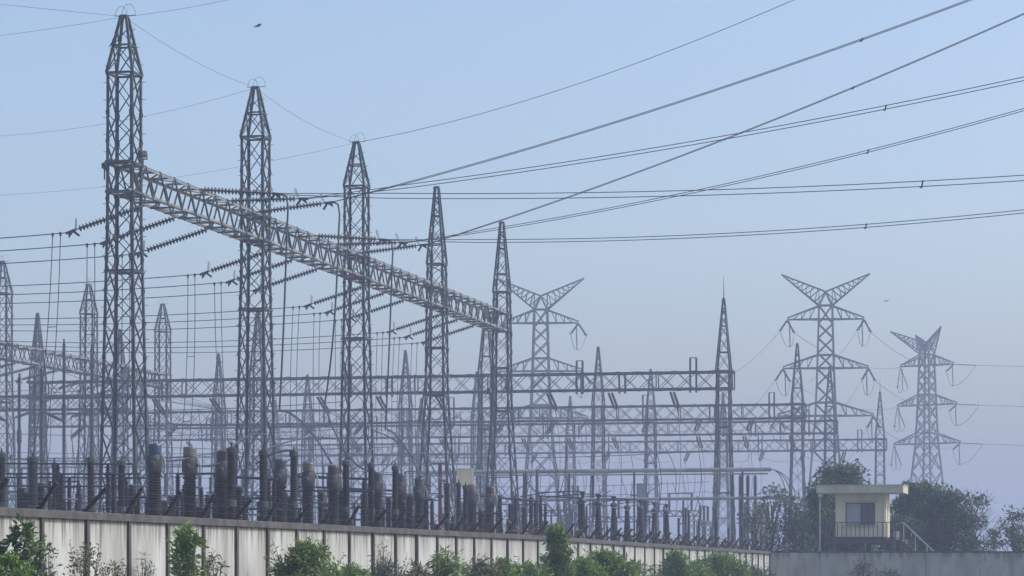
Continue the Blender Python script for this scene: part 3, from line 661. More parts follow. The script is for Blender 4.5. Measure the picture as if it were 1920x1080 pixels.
def transformer(label, px, top, cap, rz=0.0, group='current transformers behind the panel wall'):
    d = 3.9 * FPX / (HY - top); p = P(px, top, d)
    r = thing('current_transformer', label, 'transformer', (p.x, p.y, 0), rz - GA, group)
    pedestal(r, 1.7, 0.5)
    m = MB(); m.lathe((0, 0, 0), [(0.26, 1.76), (0.26, 1.9)], 12); sheds(m, (0, 0, 0), 1.9, 4.42, 0.19, 0.225, 0.085, 12); m.lathe((0, 0, 0), [(0.24, 4.42), (0.24, 4.5)], 12); m.build('porcelain_column', M['porcelain'], r, False)
    m = MB(); m.lathe((0, 0, 0), [(0.18, 4.5), (0.24, 4.58), (0.27, 4.72), (0.27, 4.98), (0.24, 5.1), (0.19, 5.17)], 16); m.lathe((0, -0.34, 4.82), [(0.09, 0), (0.12, 0.02), (0.12, 0.66), (0.09, 0.68)], 10, 'y'); hd = m.build('head_tank', M['grey_paint'], r, True)
    m = MB(); m.lathe((0, 0, 0), [(0.225, 5.17), (0.225, 5.44), (0.2, 5.5)], 16); m.build('oil_expander', M[cap], r)
    m = MB(); m.tube([(0.26, -0.05, 5.15), (0.36, -0.08, 5.0), (0.4, -0.1, 4.8), (0.38, -0.1, 4.62), (0.3, -0.06, 4.52)], 0.03, 6); m.build('bypass_link', M['steel_pale'], r)
    return r
caps = [(290, 832, 'blue', 'bright blue'), (356, 838, 'tan', 'tan'), (418, 845, 'maroon', 'maroon'), (526, 861, 'slate', 'slate blue'), (578, 867, 'olive', 'dull olive'), (625, 873, 'maroon', 'dull red'),
        (708, 885, 'slate', 'dark slate'), (751, 888, 'slate', 'half-hidden slate'), (786, 896, 'slate', 'dark grey-blue'), (885, 908, 'rose', 'faded pink'), (919, 913, 'maroon', 'dark red')]
nb_t = ['beside the foot of the tallest tower', 'between the first two near towers', 'just left of a tall brown column', 'right of the second near tower', 'between the second and middle towers', 'left of the middle tower', 'right of the middle tower', 'behind a slim column right of the middle tower', 'left of the red post', 'under the cream box', 'right of the cream box']
for (x, y, c, cl), w in zip(caps, nb_t):
    transformer('grey current transformer with %s cap, %s' % (cl, w), x, y, c)

def column(label, px, top, rad=0.13, collar=True, group='tall porcelain columns behind the panel wall', zt=3.9, mat='porcelain'):
    d = zt * FPX / (HY - top); p = P(px, top, d); Z = zt + EYE
    r = thing('bushing_column', label, 'insulator', (p.x, p.y, 0), -GA, group)
    pedestal(r, 1.2, 0.4); zc = 1.3 + (Z - 1.3) * 0.55
    m = MB(); sheds(m, (0, 0, 0), 1.28, zc - 0.12, rad * 0.85, rad, 0.08, 10); m.build('porcelain_stack', M[mat], r)
    m = MB(); m.lathe((0, 0, 0), [(rad * 0.9, zc - 0.12), (rad * 1.2, zc - 0.1), (rad * 1.2, zc + 0.1), (rad * 0.9, zc + 0.12)], 10); m.build('flange_collar', M['grey_paint'] if collar else M['steel_dark'], r)
    m = MB(); sheds(m, (0, 0, 0), zc + 0.12, Z - 0.22, rad * 0.85, rad, 0.08, 10); m.build('porcelain_stack', M[mat], r)
    m = MB(); m.lathe((0, 0, 0), [(rad, Z - 0.22), (rad * 1.18, Z - 0.2), (rad * 1.18, Z - 0.05), (rad * 0.6, Z)], 10); m.bar((0, 0, Z), (0, 0, Z + 0.14), 0.05); m.build('terminal_cap', M['steel_dark'], r)
    return r, Vector((p.x, p.y, Z))
cols = [(3, 848, 0.15, 0, 'at the left edge of the photo'), (35, 888, 0.1, 0, 'short slim, second from the left edge'), (62, 856, 0.19, 0, 'stout, near the left edge'), (102, 866, 0.1, 0, 'slim, left of the tallest tower, before a thicker one'),
        (170, 856, 0.13, 0, 'close on the left of the tallest tower'), (228, 862, 0.15, 0, 'seen through the legs of the tallest tower'), (434, 838, 0.15, 1, 'right beside the maroon-capped transformer'), (494, 843, 0.15, 0, 'inside the legs of the second near tower'),
        (551, 845, 0.14, 1, 'between the slate blue and olive caps'), (649, 862, 0.14, 1, 'left of the middle near tower legs'), (696, 868, 0.13, 1, 'just right of the middle near tower'), (741, 872, 0.13, 1, 'midway between the middle tower and the fourth'),
        (798, 905, 0.15, 1, 'just left of the red post'), (838, 905, 0.15, 1, 'just right of the red post'), (860, 904, 0.12, 0, 'slim, left corner under the cream box'), (873, 909, 0.14, 1, 'directly under the cream box'),
        (937, 928, 0.14, 1, 'at the left foot of the right end tower'), (967, 930, 0.14, 1, 'at the right foot of the right end tower'), (996, 931, 0.13, 1, 'alone to the right of the right end tower')]
tops = {}
for x, y, rad, cc, w in cols:
    _, tops[x] = column('dark ribbed porcelain column %s' % w, x, y, rad, bool(cc), mat='porcelain' if rnd.random() < 0.65 else 'porcelain_grey')

def arrester(label, px, top, pale):
    d = 3.9 * FPX / (HY - top); p = P(px, top, d)
    r = thing('tapered_bushing', label, 'insulator', (p.x, p.y, 0), -GA, 'row of seven tapered bushings')
    pedestal(r, 0.9, 0.6)
    m = MB(); prof = []; z = 0.96
    while z < 4.82:
        t = (z - 0.96) / 3.86; rr = 0.42 - 0.28 * t ** 0.8; prof += [(rr * 0.88, z), (rr, z + 0.05), (rr * 0.97, z + 0.06), (rr * 0.88, z + 0.075)]; z += 0.09
    m.lathe((0, 0, 0), prof, 12); m.build('tapered_porcelain', M['porcelain'], r)
    m = MB(); m.lathe((0, 0, 0), [(0.15, 4.84), (0.2, 4.88), (0.21, 5.0), (0.16, 5.08), (0.08, 5.12)], 12); m.build('top_flange', M['grey_paint' if pale else 'steel_dark'], r)
    m = MB(); m.lathe((0, 0, 0), [(0.05, 5.12), (0.06, 5.22), (0.15, 5.42), (0.16, 5.47), (0.05, 5.5)], 10); m.build('funnel_terminal', M['wire_dark'], r)
    return Vector((p.x, p.y, 5.48))
arr = [(1092, 921, 0), (1122, 926, 0), (1151, 930, 1), (1176, 935, 1), (1201, 937, 1), (1227, 941, 1), (1250, 945, 1)]
an = ['largest and leftmost', 'second from the left', 'third from the left', 'middle one', 'third from the right', 'second from the right', 'smallest and rightmost']
apts = [arrester('dark tapered bushing with funnel tip, %s of seven above the wall' % n_, x, y, pl) for (x, y, pl), n_ in zip(arr, an)]
for i, p in enumerate(apts):
    q = p - V * 3.2 - U * 1.0 + Vector((0, 0, -0.3))
    wire('jumper_cable', 'thin cable from the funnel tip of the tapered bushing, %s' % an[i], 'cable', sag_pts(p, q, -0.12, 8), 0.03, 'cables of the tapered bushings', M['wire_dark'])

# slack cables over the equipment
for a_, b_, sg, lab in (((497, 843, 94), (640, 826, 150), -0.3, 'from the column inside the second tower rising right'), ((551, 845, 95), (480, 870, 103), -0.15, 'from the column between blue and olive caps bending left'),
                        ((560, 788, 150), (545, 846, 95), 0.9, 'from the first heavy dropper back to the column beside it'), ((578, 885, 106), (700, 838, 150), 0.8, 'rising right from behind the olive cap'),
                        ((703, 809, 150), (789, 873, 130), -0.3, 'arching right of the middle tower'), ((692, 868, 107), (745, 800, 140), 1.2, 'curving up right from the column beside the middle tower'),
                        ((300, 862, 90), (356, 858, 92), 0.06, 'linking the blue and tan capped transformers'), ((370, 872, 92), (412, 868, 95), 0.06, 'linking the tan and maroon capped transformers'),
                        ((434, 838, 92), (500, 816, 120), -0.2, 'leaping from the tall brown column towards the second tower')):
    wire('jumper_cable', 'dark slack cable %s' % lab, 'cable', sag_pts(P(*a_), P(*b_), sg, 14), 0.035, 'slack jumper cables', M['wire_dark'])

# low tube busbars and post insulators filling the yard
def busbar(label, p, q, r, sup, mat='steel_pale', group='tube busbars', zb=None):
    root = thing('tube_busbar', label, 'busbar', (p.x, p.y, 0), 0, group); o0 = Vector((p.x, p.y, 0))
    m = MB(); m.tube([p - o0, q - o0], r, 8); m.build('tube', M[mat], root)
    for t in sup:
        c = p.lerp(q, t) - o0; m = MB(); sheds(m, (c.x, c.y, 0), c.z - 2.0, c.z - r, 0.06, 0.1, 0.09, 8); m.build('post_insulator', M['porcelain'], root)
        m = MB(); m.bar((c.x, c.y, 0), (c.x, c.y, c.z - 2.0), 0.16); m.bar((c.x - 0.3, c.y, c.z - 2.03), (c.x + 0.3, c.y, c.z - 2.03), 0.1); m.build('support_post', M['steel_far'], root)
busbar('long pale tube busbar crossing behind the seven tapered bushings, upper tube', P(788, 886, 226), P(1446, 880, 221), 0.17, (0.02, 0.3, 0.43, 0.615, 0.92))
busbar('thinner pale tube busbar directly under the long upper tube', P(790, 892, 229), P(1440, 888, 224), 0.07, (0.1, 0.5, 0.9))
busbar('low grey tube busbar level with the tips of the tapered bushings', P(960, 938, 226), P(1500, 933, 221), 0.13, (0.05, 0.25, 0.47, 0.6, 0.8, 0.95))
for k, (yy, d, x1) in enumerate(((870, 104, 250), (889, 102, 262), (896, 108, 290), (912, 106, 250))):
    busbar('thin horizontal busbar near the left edge, %s of four' % ('top', 'second', 'third', 'lowest')[k], P(-60, yy - 1, d + 3), P(x1, yy, d), 0.035, (0.2, 0.55, 0.85), 'wire_dark', 'left busbars')
for k, (x0, y0, x1, y1, d) in enumerate(((540, 893, 690, 898, 112), (640, 920, 700, 922, 106), (880, 928, 1010, 940, 150), (560, 912, 760, 921, 122), (400, 892, 520, 899, 103), (1010, 930, 1090, 934, 165))):
    busbar('short dark busbar among the columns, %s' % ('between the middle and second towers', 'joining two collars at the middle tower', 'at the foot of the right end tower', 'behind the middle tower', 'between tan cap and second tower', 'left of the tapered bushings')[k], P(x0, y0, d), P(x1, y1, d - 1), 0.05, (0.05, 0.95), 'steel_dark', 'short busbars')
for k in range(3):
    q = P(1446 - k * 2, 880, 221); e = P(1478 + k * 9, 935, 219)
    wire('jumper_cable', 'curved grey cable at the right end of the long tube busbar, %s of three' % ('left', 'middle', 'right')[k], 'cable',
         [q + Vector(((e.x - q.x) * math.sin(t), 0, (e.z - q.z) * (1 - math.cos(t)))) for t in [math.pi / 2 * i / 10 for i in range(11)]], 0.04, 'curved busbar tails', M['steel_far'])

for k in range(26):
    x = 20 + k * 37 + rnd.uniform(-14, 14); d = (3.9 * FPX / (224 - 0.112 * (x - 290)) if x > 250 else 100) * rnd.uniform(1.03, 1.2)
    a_ = P(x, HY, d); a_.z = rnd.choice((3.6, 4.1, 4.6, 4.9)); b_ = a_ + (V if k % 3 else U) * rnd.uniform(1.2, 3.4)
    busbar('short dark busbar on two slim insulators in the tangle behind the panel wall', a_, b_, 0.04, (0.04, 0.96), 'steel_dark', 'short busbars in the tangle')
post = None
def post_insulator(x, top, d, label, group):
    global post
    p = P(x, top, d)
    if post is None:
        r = thing('post_insulator', label, 'insulator', (0, 0, 0), -GA, group)
        m = MB(); m.bar((0, 0, 0), (0, 0, 2.3), 0.14); m.box((0, 0, 2.33), (0.3, 0.3, 0.06)); m.build('support_post', M['steel_dark'], r)
        m = MB(); sheds(m, (0, 0, 0), 2.36, 3.9, 0.065, 0.1, 0.085, 8); m.build('porcelain_stack', M['porcelain'], r)
        m = MB(); m.lathe((0, 0, 0), [(0.08, 3.9), (0.1, 3.92), (0.1, 3.98), (0.05, 4.0)], 8); m.build('terminal_cap', M['steel_dark'], r); post = r
    else: r = copy_tree(post); tag(r, label, group=group)
    r.location = (p.x, p.y, 0); s = p.z / 4.0; w_ = rnd.choice((0.7, 0.9, 1.2, 1.6, 2.1)) if d < 190 else 1.1; r.scale = (w_, w_, s)
lab_near = 'slim dark post insulator in the crowded rows just behind the panel wall'
for k in range(100):
    x = -8 + k * 10.4 + rnd.uniform(-8, 8); d0 = 3.9 * FPX / (224 - 0.112 * (x - 290)) if x > 250 else 100
    d = d0 * rnd.uniform(1.02, 1.35); top = HY - (rnd.choice((1.9, 2.2, 2.6, 2.9, 3.1)) + rnd.uniform(-0.2, 0.2)) * FPX / d
    post_insulator(x, top, d, lab_near, 'slim posts behind the panel wall')
lab_far = 'small grey post insulator in the hazy rows right of the tapered bushings'
for k in range(34):
    x = 1010 + k * 13 + rnd.uniform(-6, 6); d = rnd.uniform(195, 260); post_insulator(x, rnd.uniform(945, 1003), d, lab_far, 'small posts in the hazy yard')
for x, y0, d, lab in ((36, 705, 205, 'tall dark insulator post at the left edge in front of the left gantry'), (78, 695, 208, 'tall dark insulator post under the left gantry beam, second from the left edge'), (120, 640, 210, 'tall dark insulator post rising to the left gantry beam'), (172, 650, 214, 'tall dark insulator post just left of the tallest tower'),
                      (1007, 885, 205, 'dark hanging insulator left of the tapered bushings'), (986, 888, 206, 'slim dark insulator at the right end tower foot')):
    p = P(x, y0, d); r = thing('insulator_post', lab, 'insulator', (p.x, p.y, 0), -GA, 'tall insulator posts'); h = p.z
    m = MB(); m.bar((0, 0, 0), (0, 0, h * 0.4), 0.2); m.build('support_post', M['steel_dark'], r)
    m = MB(); sheds(m, (0, 0, 0), h * 0.4, h * 0.68, 0.1, 0.16, 0.14, 8); m.build('porcelain_stack', M['disc'], r)
    m = MB(); m.bar((0, 0, h * 0.68), (0, 0, h * 0.74), 0.28); m.build('flange_collar', M['steel_dark'], r)
    m = MB(); sheds(m, (0, 0, 0), h * 0.74, h - 0.1, 0.09, 0.15, 0.14, 8); m.bar((0, 0, h - 0.1), (0, 0, h + 0.2), 0.1); m.build('porcelain_stack', M['disc'], r)
for x, w in ((1388, 'left'), (1402, 'middle'), (1416, 'right')):
    p = P(x, 886, 222.6); r = thing('insulator_post', 'dark upright insulator under the right end of the long tube busbar, %s of three' % w, 'insulator', (p.x, p.y, 0), -GA, 'three dark busbar insulators'); h = p.z - 0.2
    m = MB(); sheds(m, (0, 0, 0), h - 3.1, h, 0.09, 0.17, 0.13, 8); m.build('porcelain_stack', M['disc'], r)
    m = MB(); m.box((0, 0, h - 3.2), (0.5, 0.5, 0.2)); m.bar((0, 0, 0), (0, 0, h - 3.3), 0.2); m.build('support_post', M['steel_far'], r)

def box_on_stand(label, x0, y0, x1, y1, d, mat, name):
    a_, b_ = P(x0, y1, d), P(x1, y0, d); w = b_.x - a_.x; h = b_.z - a_.z; cx = (a_.x + b_.x) / 2
    r = thing(name, label, 'equipment box', (cx, d, 0), 0)
    m = MB(); m.box((0, 0, a_.z + h / 2), (w, 0.8, h)); m.build('cabinet', M[mat], r)
    m = MB(); m.box((0, 0, b_.z + 0.03), (w + 0.08, 0.9, 0.06)); m.build('lid', M[mat], r)
    m = MB()
    for s in (-1, 1):
        for q in (-1, 1): m.bar((s * w * 0.4, q * 0.3, 0), (s * w * 0.4, q * 0.3, a_.z), 0.1)
    m.bar((-w * 0.4, -0.3, a_.z * 0.3), (w * 0.4, -0.3, a_.z * 0.9), 0.06); m.bar((w * 0.4, -0.3, a_.z * 0.3), (-w * 0.4, -0.3, a_.z * 0.9), 0.06); m.build('stand', M['steel_dark'], r)
box_on_stand('cream painted box raised among the equipment between the fourth and fifth near towers', 857, 880, 887, 909, 168, 'cream', 'equipment_cabinet')
box_on_stand('grey box raised on a stand behind the tapered bushings', 1194, 908, 1210, 934, 232, 'steel_pale', 'equipment_cabinet')
p = P(825, 868, 150); r = thing('red_post', 'red painted steel post with a short top arm by the fourth near tower', 'post', (p.x, p.y, 0), 0)
m = MB(); m.bar((0, 0, 0), (0, 0, p.z), 0.2); m.build('upright', M['red'], r)
m = MB(); m.bar((-0.4, 0, p.z - 0.03), (0.42, 0, p.z - 0.03), 0.07); m.bar((0.4, 0, p.z), (0.4, 0, p.z - 0.5), 0.05); m.build('top_arm', M['red'], r)
m = MB(); m.box((0, 0, p.z - 1.85), (0.34, 0.3, 0.12)); m.build('flange', M['red'], r)

# low lattice portals carrying disconnectors
lp = None
spots = [(40, 215, 9.0), (110, 232, 8.2), (175, 196, 7.4), (310, 208, 8.4), (395, 186, 7.4), (455, 222, 9.2), (560, 196, 8.0), (620, 228, 9.6), (700, 205, 8.2), (760, 240, 9.6), (860, 215, 8.0), (915, 250, 9.4), (1010, 232, 7.6), (1075, 262, 9.0), (1160, 246, 7.2), (1255, 268, 8.4), (1320, 240, 6.6), (1440, 262, 7.4)]
for k, (x, d, h) in enumerate(spots):
    p = P(x, HY, d); lb = 'low grey lattice portal with three insulators in the hazy yard behind the near equipment'
    if lp is None:
        lp = thing('disconnector_portal', lb, 'portal', (0, 0, 0), -GA, 'low disconnector portals'); hh = 6.0
        for sx in (-1, 1):
            m = MB(); cs = [(-.25, -.25), (.25, -.25), (.25, .25), (-.25, .25)]
            for i in range(4):
                a0, a1 = cs[i], cs[(i + 1) % 4]; m.bar((sx * 2.2 + a0[0], a0[1], 0), (sx * 2.2 + a0[0], a0[1], hh), 0.08)
                for j in range(9): z = j * hh / 9; u0, u1 = (a0, a1) if j % 2 else (a1, a0); m.bar((sx * 2.2 + u0[0], u0[1], z), (sx * 2.2 + u1[0], u1[1], z + hh / 9), 0.05)
            m.build('lattice_leg', M['steel_far'], lp)
        m = MB()
        for y in (-.25, .25):
            for z in (hh, hh + 0.5): m.bar((-3.0, y, z), (3.0, y, z), 0.09)
            for j in range(12): m.bar((-3 + j * .5, y, hh if j % 2 else hh + .5), (-2.5 + j * .5, y, hh + .5 if j % 2 else hh), 0.05)
        m.build('crossbeam', M['steel_far'], lp)
        for sx in (-2.2, 0, 2.2): m = MB(); sheds(m, (sx, 0, 0), hh + 0.55, hh + 2.0, 0.08, 0.13, 0.1, 8); m.bar((sx, 0, hh + 2), (sx, 0, hh + 2.15), 0.2); m.build('post_insulator', M['disc'], lp)
        m = MB(); m.tube([(-2.2, 0, hh + 2.15), (-0.8, 0.5, hh + 3.2)], 0.05, 6); m.tube([(0, 0, hh + 2.15), (2.2, 0, hh + 2.15)], 0.05, 6); m.build('switch_arm', M['wire_dark'], lp); o = lp
    else: o = copy_tree(lp)
    o.location = (p.x, p.y, 0); o.scale.z = h / 8.15; o.rotation_euler.z = -GA + (R(90) if k % 3 == 1 else 0)
for k in range(16):                                  # stretched bus wires crossing the yard at two levels
    d = 196 + 11 * k; z = (9.5, 12.6, 14.4, 11.0)[k % 4]; x0, x1 = ((-60, 420), (250, 860), (-60, 640), (640, 1330))[k % 4]
    a_, b_ = P(x0, HY, d + 6), P(x1, HY, d); a_.z = b_.z = z
    wire('bus_wire', 'thin level bus wire stretched across the hazy yard behind the near gantry', 'power line', sag_pts(a_, b_, 0.5, 16), 0.032, 'level bus wires across the yard')
for k in range(92):                                  # hanging leads all over the yard
    x = (10 + k * 16 if k < 60 else 990 + (k - 60) * 11) + rnd.uniform(-8, 8); d = rnd.uniform(180, 300); a_ = P(x, HY, d); a_.z = rnd.uniform(9.5, 14.4 if x < 900 else 11.0); b_ = a_ + V * rnd.uniform(-1.0, 1.0); b_.z = rnd.uniform(4.5, 7)
    wire('hanging_lead', 'thin hanging lead among the hazy masts behind the near gantry', 'dropper wires', [a_.lerp(b_, i / 8) + V * 0.35 * math.sin(math.pi * i / 8) for i in range(9)], 0.026, 'hanging leads in the yard')

# ------------------------------------------------------------------ boundary wall of precast panels
W0 = Vector((-9.81, 56.9, 0)); WS = Vector((0.564, 2.439, 0)); WA = math.atan2(0.564, 2.439); WL = WS.length
def wtop(n):
    kn = [(-4, 1.13), (0, 1.116), (5.7, 1.09), (19.5, 1.045), (27.6, 0.93), (45.5, 0.72)]
    for (a_, za), (b_, zb) in zip(kn, kn[1:]):
        if a_ <= n <= b_: return EYE + za + (zb - za) * (n - a_) / (b_ - a_)
    return EYE + 0.72
wall = thing('panel_wall', 'long stained white concrete panel wall with dark posts and grey coping', 'wall', W0, -WA)
pm = MB(); pm.box((0, 0, 0.5), (0.07, WL - 0.13, 1.0)); pme = pm.mesh('wall_panel', M['panel'])
pom = MB(); pom.box((0, 0, 0.5), (0.17, 0.13, 1.0)); pome = pom.mesh('wall_post', M['post'])
br = MB(); br.bar((0.02, 0, 0), (0.42, 0, 0.55), 0.09, 0.07); br.bar((0, 0, -0.1), (0.03, 0, 0.05), 0.1); brme = br.mesh('barbed_wire_bracket', M['rust'])
cop = MB(); strand = [[], [], []]
for n in range(-3, 46):
    z = wtop(n); zm = wtop(n + 0.5)
    o = bpy.data.objects.new('wall_post', pome); COL.objects.link(o); o.parent = wall; o.location = (0.02, n * WL, 0); o.scale = (1, 1, z - 0.17)
    o = bpy.data.objects.new('barbed_wire_bracket', brme); COL.objects.link(o); o.parent = wall; o.location = (0, n * WL, z); o.rotation_euler = (rnd.uniform(-0.1, 0.1), rnd.uniform(-0.12, 0.12), rnd.uniform(-0.15, 0.15))
    for k in range(3): strand[k].append(Vector((0.14 + 0.12 * k, n * WL, z + 0.17 + 0.16 * k))); strand[k].append(Vector((0.14 + 0.12 * k, (n + 0.5) * WL, zm + 0.13 + 0.16 * k)))
    if n < 45:
        o = bpy.data.objects.new('wall_panel', pme); COL.objects.link(o); o.parent = wall; o.location = (rnd.uniform(-0.02, 0.02), (n + 0.5) * WL, 0); o.scale = (1, 1, zm - 0.16 + rnd.uniform(-0.015, 0.0)); o.rotation_euler = (0, rnd.uniform(-0.006, 0.006), rnd.uniform(-0.008, 0.008))
        cop.add([Vector((sx * 0.13, (n + t) * WL, wtop(n + t) - 0.17 + dz)) for t in (0, 1) for sx, dz in ((-1, 0), (1, 0), (1, 0.15), (0.6, 0.17), (-0.6, 0.17), (-1, 0.15))], [(0, 1, 7, 6), (1, 2, 8, 7), (2, 3, 9, 8), (3, 4, 10, 9), (4, 5, 11, 10), (5, 0, 6, 11)])
cop.build('coping', M['coping'], wall)
for k in range(3):
    m = MB(); m.tube(strand[k], 0.005, 4); m.build('barbed_wire', M['rust'], wall)

# plain grey wall running right from its far end
CW = W0 + WS * 45.15; gw = thing('concrete_wall', 'plain grey rendered wall running right in front of the guard hut', 'wall', (CW.x + 0.1, CW.y, 0), -R(7))
for k in range(6):
    m = MB(); m.box((1.3 + k * 3.2, rnd.uniform(-0.012, 0.012), 1.12), (3.165, 0.22, 2.24)); m.build('wall_panel', M['plain_wall'], gw)
m = MB(); m.box((9.3, 0, 2.28), (19.2, 0.32, 0.09)); m.build('coping', M['coping'], gw)

# ------------------------------------------------------------------ guard hut on its platform
HD = 177.0; hs = HD / FPX; HA = -GA
hc = P(1614, HY, HD)
hut = thing('guard_hut', 'small cream flat-roofed guard hut on a raised railed platform behind the grey wall', 'guard hut', (hc.x, hc.y, 0), HA)
zf = 3.12; zr = EYE + (HY - 925) * hs; zt = EYE + (HY - 911) * hs; bw, bd = 3.24, 2.5
m = MB()                                            # body built round the window opening
wx0, wx1, wz0, wz1 = -0.98, 0.92, EYE + (HY - 985) * hs, EYE + (HY - 943) * hs
f = 0.0; h0 = zf + 0.18
m.box((( -bw / 2 + wx0) / 2, f + 0.08, (h0 + zr) / 2), (wx0 + bw / 2, 0.16, zr - h0)); m.box(((wx1 + bw / 2) / 2, f + 0.08, (h0 + zr) / 2), (bw / 2 - wx1, 0.16, zr - h0))
m.box(((wx0 + wx1) / 2, f + 0.08, (h0 + wz0) / 2), (wx1 - wx0, 0.16, wz0 - h0)); m.box(((wx0 + wx1) / 2, f + 0.08, (wz1 + zr) / 2), (wx1 - wx0, 0.16, zr - wz1))
m.box((-bw / 2 + 0.08, bd / 2 + 0.08, (h0 + zr) / 2), (0.16, bd - 0.16, zr - h0)); m.box((bw / 2 - 0.08, bd / 2 + 0.08, (h0 + zr) / 2), (0.16, bd - 0.16, zr - h0)); m.box((0, bd + 0.08, (h0 + zr) / 2), (bw, 0.16, zr - h0))
m.build('wall', M['cream'], hut)
m = MB(); m.box((0, bd / 2 + 0.08, zf + 0.09), (bw - 0.06, bd, 0.18)); m.build('plinth', M['post'], hut)
m = MB(); m.box((0.02, bd / 2 - 0.25, (zr + zt) / 2 + 0.002), (5.55, 3.9, zt - zr)); rf = m.build('roof', M['roof'], hut)
m = MB(); m.box((0.02, bd / 2 - 0.25, zt + 0.03), (5.62, 3.97, 0.05)); m.build('drip_edge', M['roof'], rf)
wn = MB(); 
for xx in (wx0 + 0.03, 0.02, wx1 - 0.03): wn.box((xx, f + 0.06, (wz0 + wz1) / 2), (0.06, 0.08, wz1 - wz0))
for zz in (wz0 + 0.03, wz1 - 0.03): wn.box(((wx0 + wx1) / 2, f + 0.06, zz), (wx1 - wx0 - 0.13, 0.07, 0.06))
wn.box((0.48, f + 0.07, (wz0 + wz1) / 2), (0.05, 0.05, wz1 - wz0 - 0.13))
win = wn.build('window', M['grey_paint'], hut)
m = MB(); m.box(((wx0 + 0.02) / 2, f + 0.1, (wz0 + wz1) / 2), (0.93, 0.02, wz1 - wz0 - 0.1)); tag(m.build('pane', M['glass_pale'], win), 'frosted grey left pane')
m = MB(); m.box(((wx1 + 0.02) / 2, f + 0.1, (wz0 + wz1) / 2), (0.85, 0.02, wz1 - wz0 - 0.1)); tag(m.build('pane', M['glass_dark'], win), 'dark right pane')
m = MB(); m.box((0.3, f + 0.13, (wz0 + wz1) / 2), (0.32, 0.02, wz1 - wz0 - 0.1)); m.build('curtain', M['glass_pale'], win)
m = MB(); m.tube([(bw / 2 - 0.12, -0.05, zr), (bw / 2 - 0.12, -0.05, zf + 0.1)], 0.04, 6); m.build('downpipe', M['roof'], hut)
m = MB(); m.box(((wx0 + wx1) / 2, -0.06, wz0 - 0.04), (wx1 - wx0 + 0.2, 0.14, 0.06)); m.build('sill', M['roof'], win)
m = MB(); m.box(((wx0 + wx1) / 2, -0.16, wz1 + 0.1), (wx1 - wx0 + 0.3, 0.32, 0.06)); m.build('sunshade', M['roof'], hut)
m = MB(); m.box((bw / 2 + 0.012, 1.3, zf + 1.15), (0.05, 0.9, 2.0)); m.build('door', M['white_paint'], hut)
m = MB(); m.box((0.3, bd / 2 - 0.3, zf - 0.13), (4.9, 4.2, 0.24)); m.build('platform', M['coping'], hut)
for xx in (-1.6, 0.3, 2.2):
    for yy in (-1.8, 2.2): m = MB(); m.box((xx, yy, (zf - 0.26) / 2), (0.3, 0.3, zf - 0.26)); m.build('platform_column', M['coping'], hut)
m = MB(); ry = -2.3; x0, x1 = -2.1, 2.7
for zz in (zf + 1.08, zf + 0.08): m.bar((x0, ry, zz), (x1, ry, zz), 0.05)
for sx in (x0, x1): m.bar((sx, ry, zf + 1.08), (sx, 1.6, zf + 1.08), 0.05)
for k in range(18): xx = x0 + (x1 - x0) * k / 17; m.bar((xx, ry, zf), (xx, ry, zf + 1.08), 0.045)
for k in range(12):
    yy = ry + (1.6 - ry) * k / 11
    for sx in (x0, x1): m.bar((sx, yy, zf), (sx, yy, zf + 1.08), 0.045)
m.build('railing', M['steel_dark'], hut)
m = MB(); m.bar((2.9, -1.9, zf + 1.05), (5.1, -1.9, 2.05), 0.09); m.bar((2.9, -1.9, zf + 1.05), (2.6, -1.9, zf + 1.05), 0.08)
for k in range(4): t = k / 3; m.bar((2.9 + 2.2 * t, -1.9, zf + 1.05 - 2.1 * t), (2.9 + 2.2 * t, -1.9, max(0, zf - 2.6 * t)), 0.05)
tag(m.build('stair_rail', M['white_paint'], hut), 'white sloping stair rail')
m = MB()
for k in range(12): m.box((2.9 + k * 0.25, -1.4, zf - 0.15 - k * 0.26), (0.28, 0.9, 0.06))
m.bar((2.8, -1.86, zf - 0.2), (5.75, -1.86, 0.0), 0.08, 0.2); m.bar((2.8, -0.94, zf - 0.2), (5.75, -0.94, 0.0), 0.08, 0.2); m.build('staircase', M['coping'], hut)
p = P(1681, 1012, 174.6); r = thing('bucket', 'small white bucket on the right end of the hut platform', 'bucket', (p.x, p.y, zf - 0.005), 0)
m = MB(); m.lathe((0, 0, 0), [(0.15, 0), (0.2, 0.5), (0.21, 0.52), (0.18, 0.52)], 14); m.build('pail', M['white_paint'], r); m = MB(); m.tube([(0.2 * math.cos(t), 0, 0.5 + 0.2 * math.sin(t)) for t in [math.pi * i / 8 for i in range(9)]], 0.012, 5); m.build('handle', M['steel_dark'], r)
p = P(1537, HY, 175); r = thing('lamp_post', 'thin pale lamp post left of the guard hut', 'lamp post', (p.x, p.y, 0), 0)
zt_ = P(0, 930, 175).z; m = MB(); m.tube([(0, 0, 0), (0, 0, zt_)], 0.06, 8, 0.045); m.build('pole', M['steel_pale'], r); m = MB(); m.box((0.02, -0.1, zt_ + 0.03), (0.22, 0.34, 0.14)); m.build('lamp_head', M['white_paint'], r)

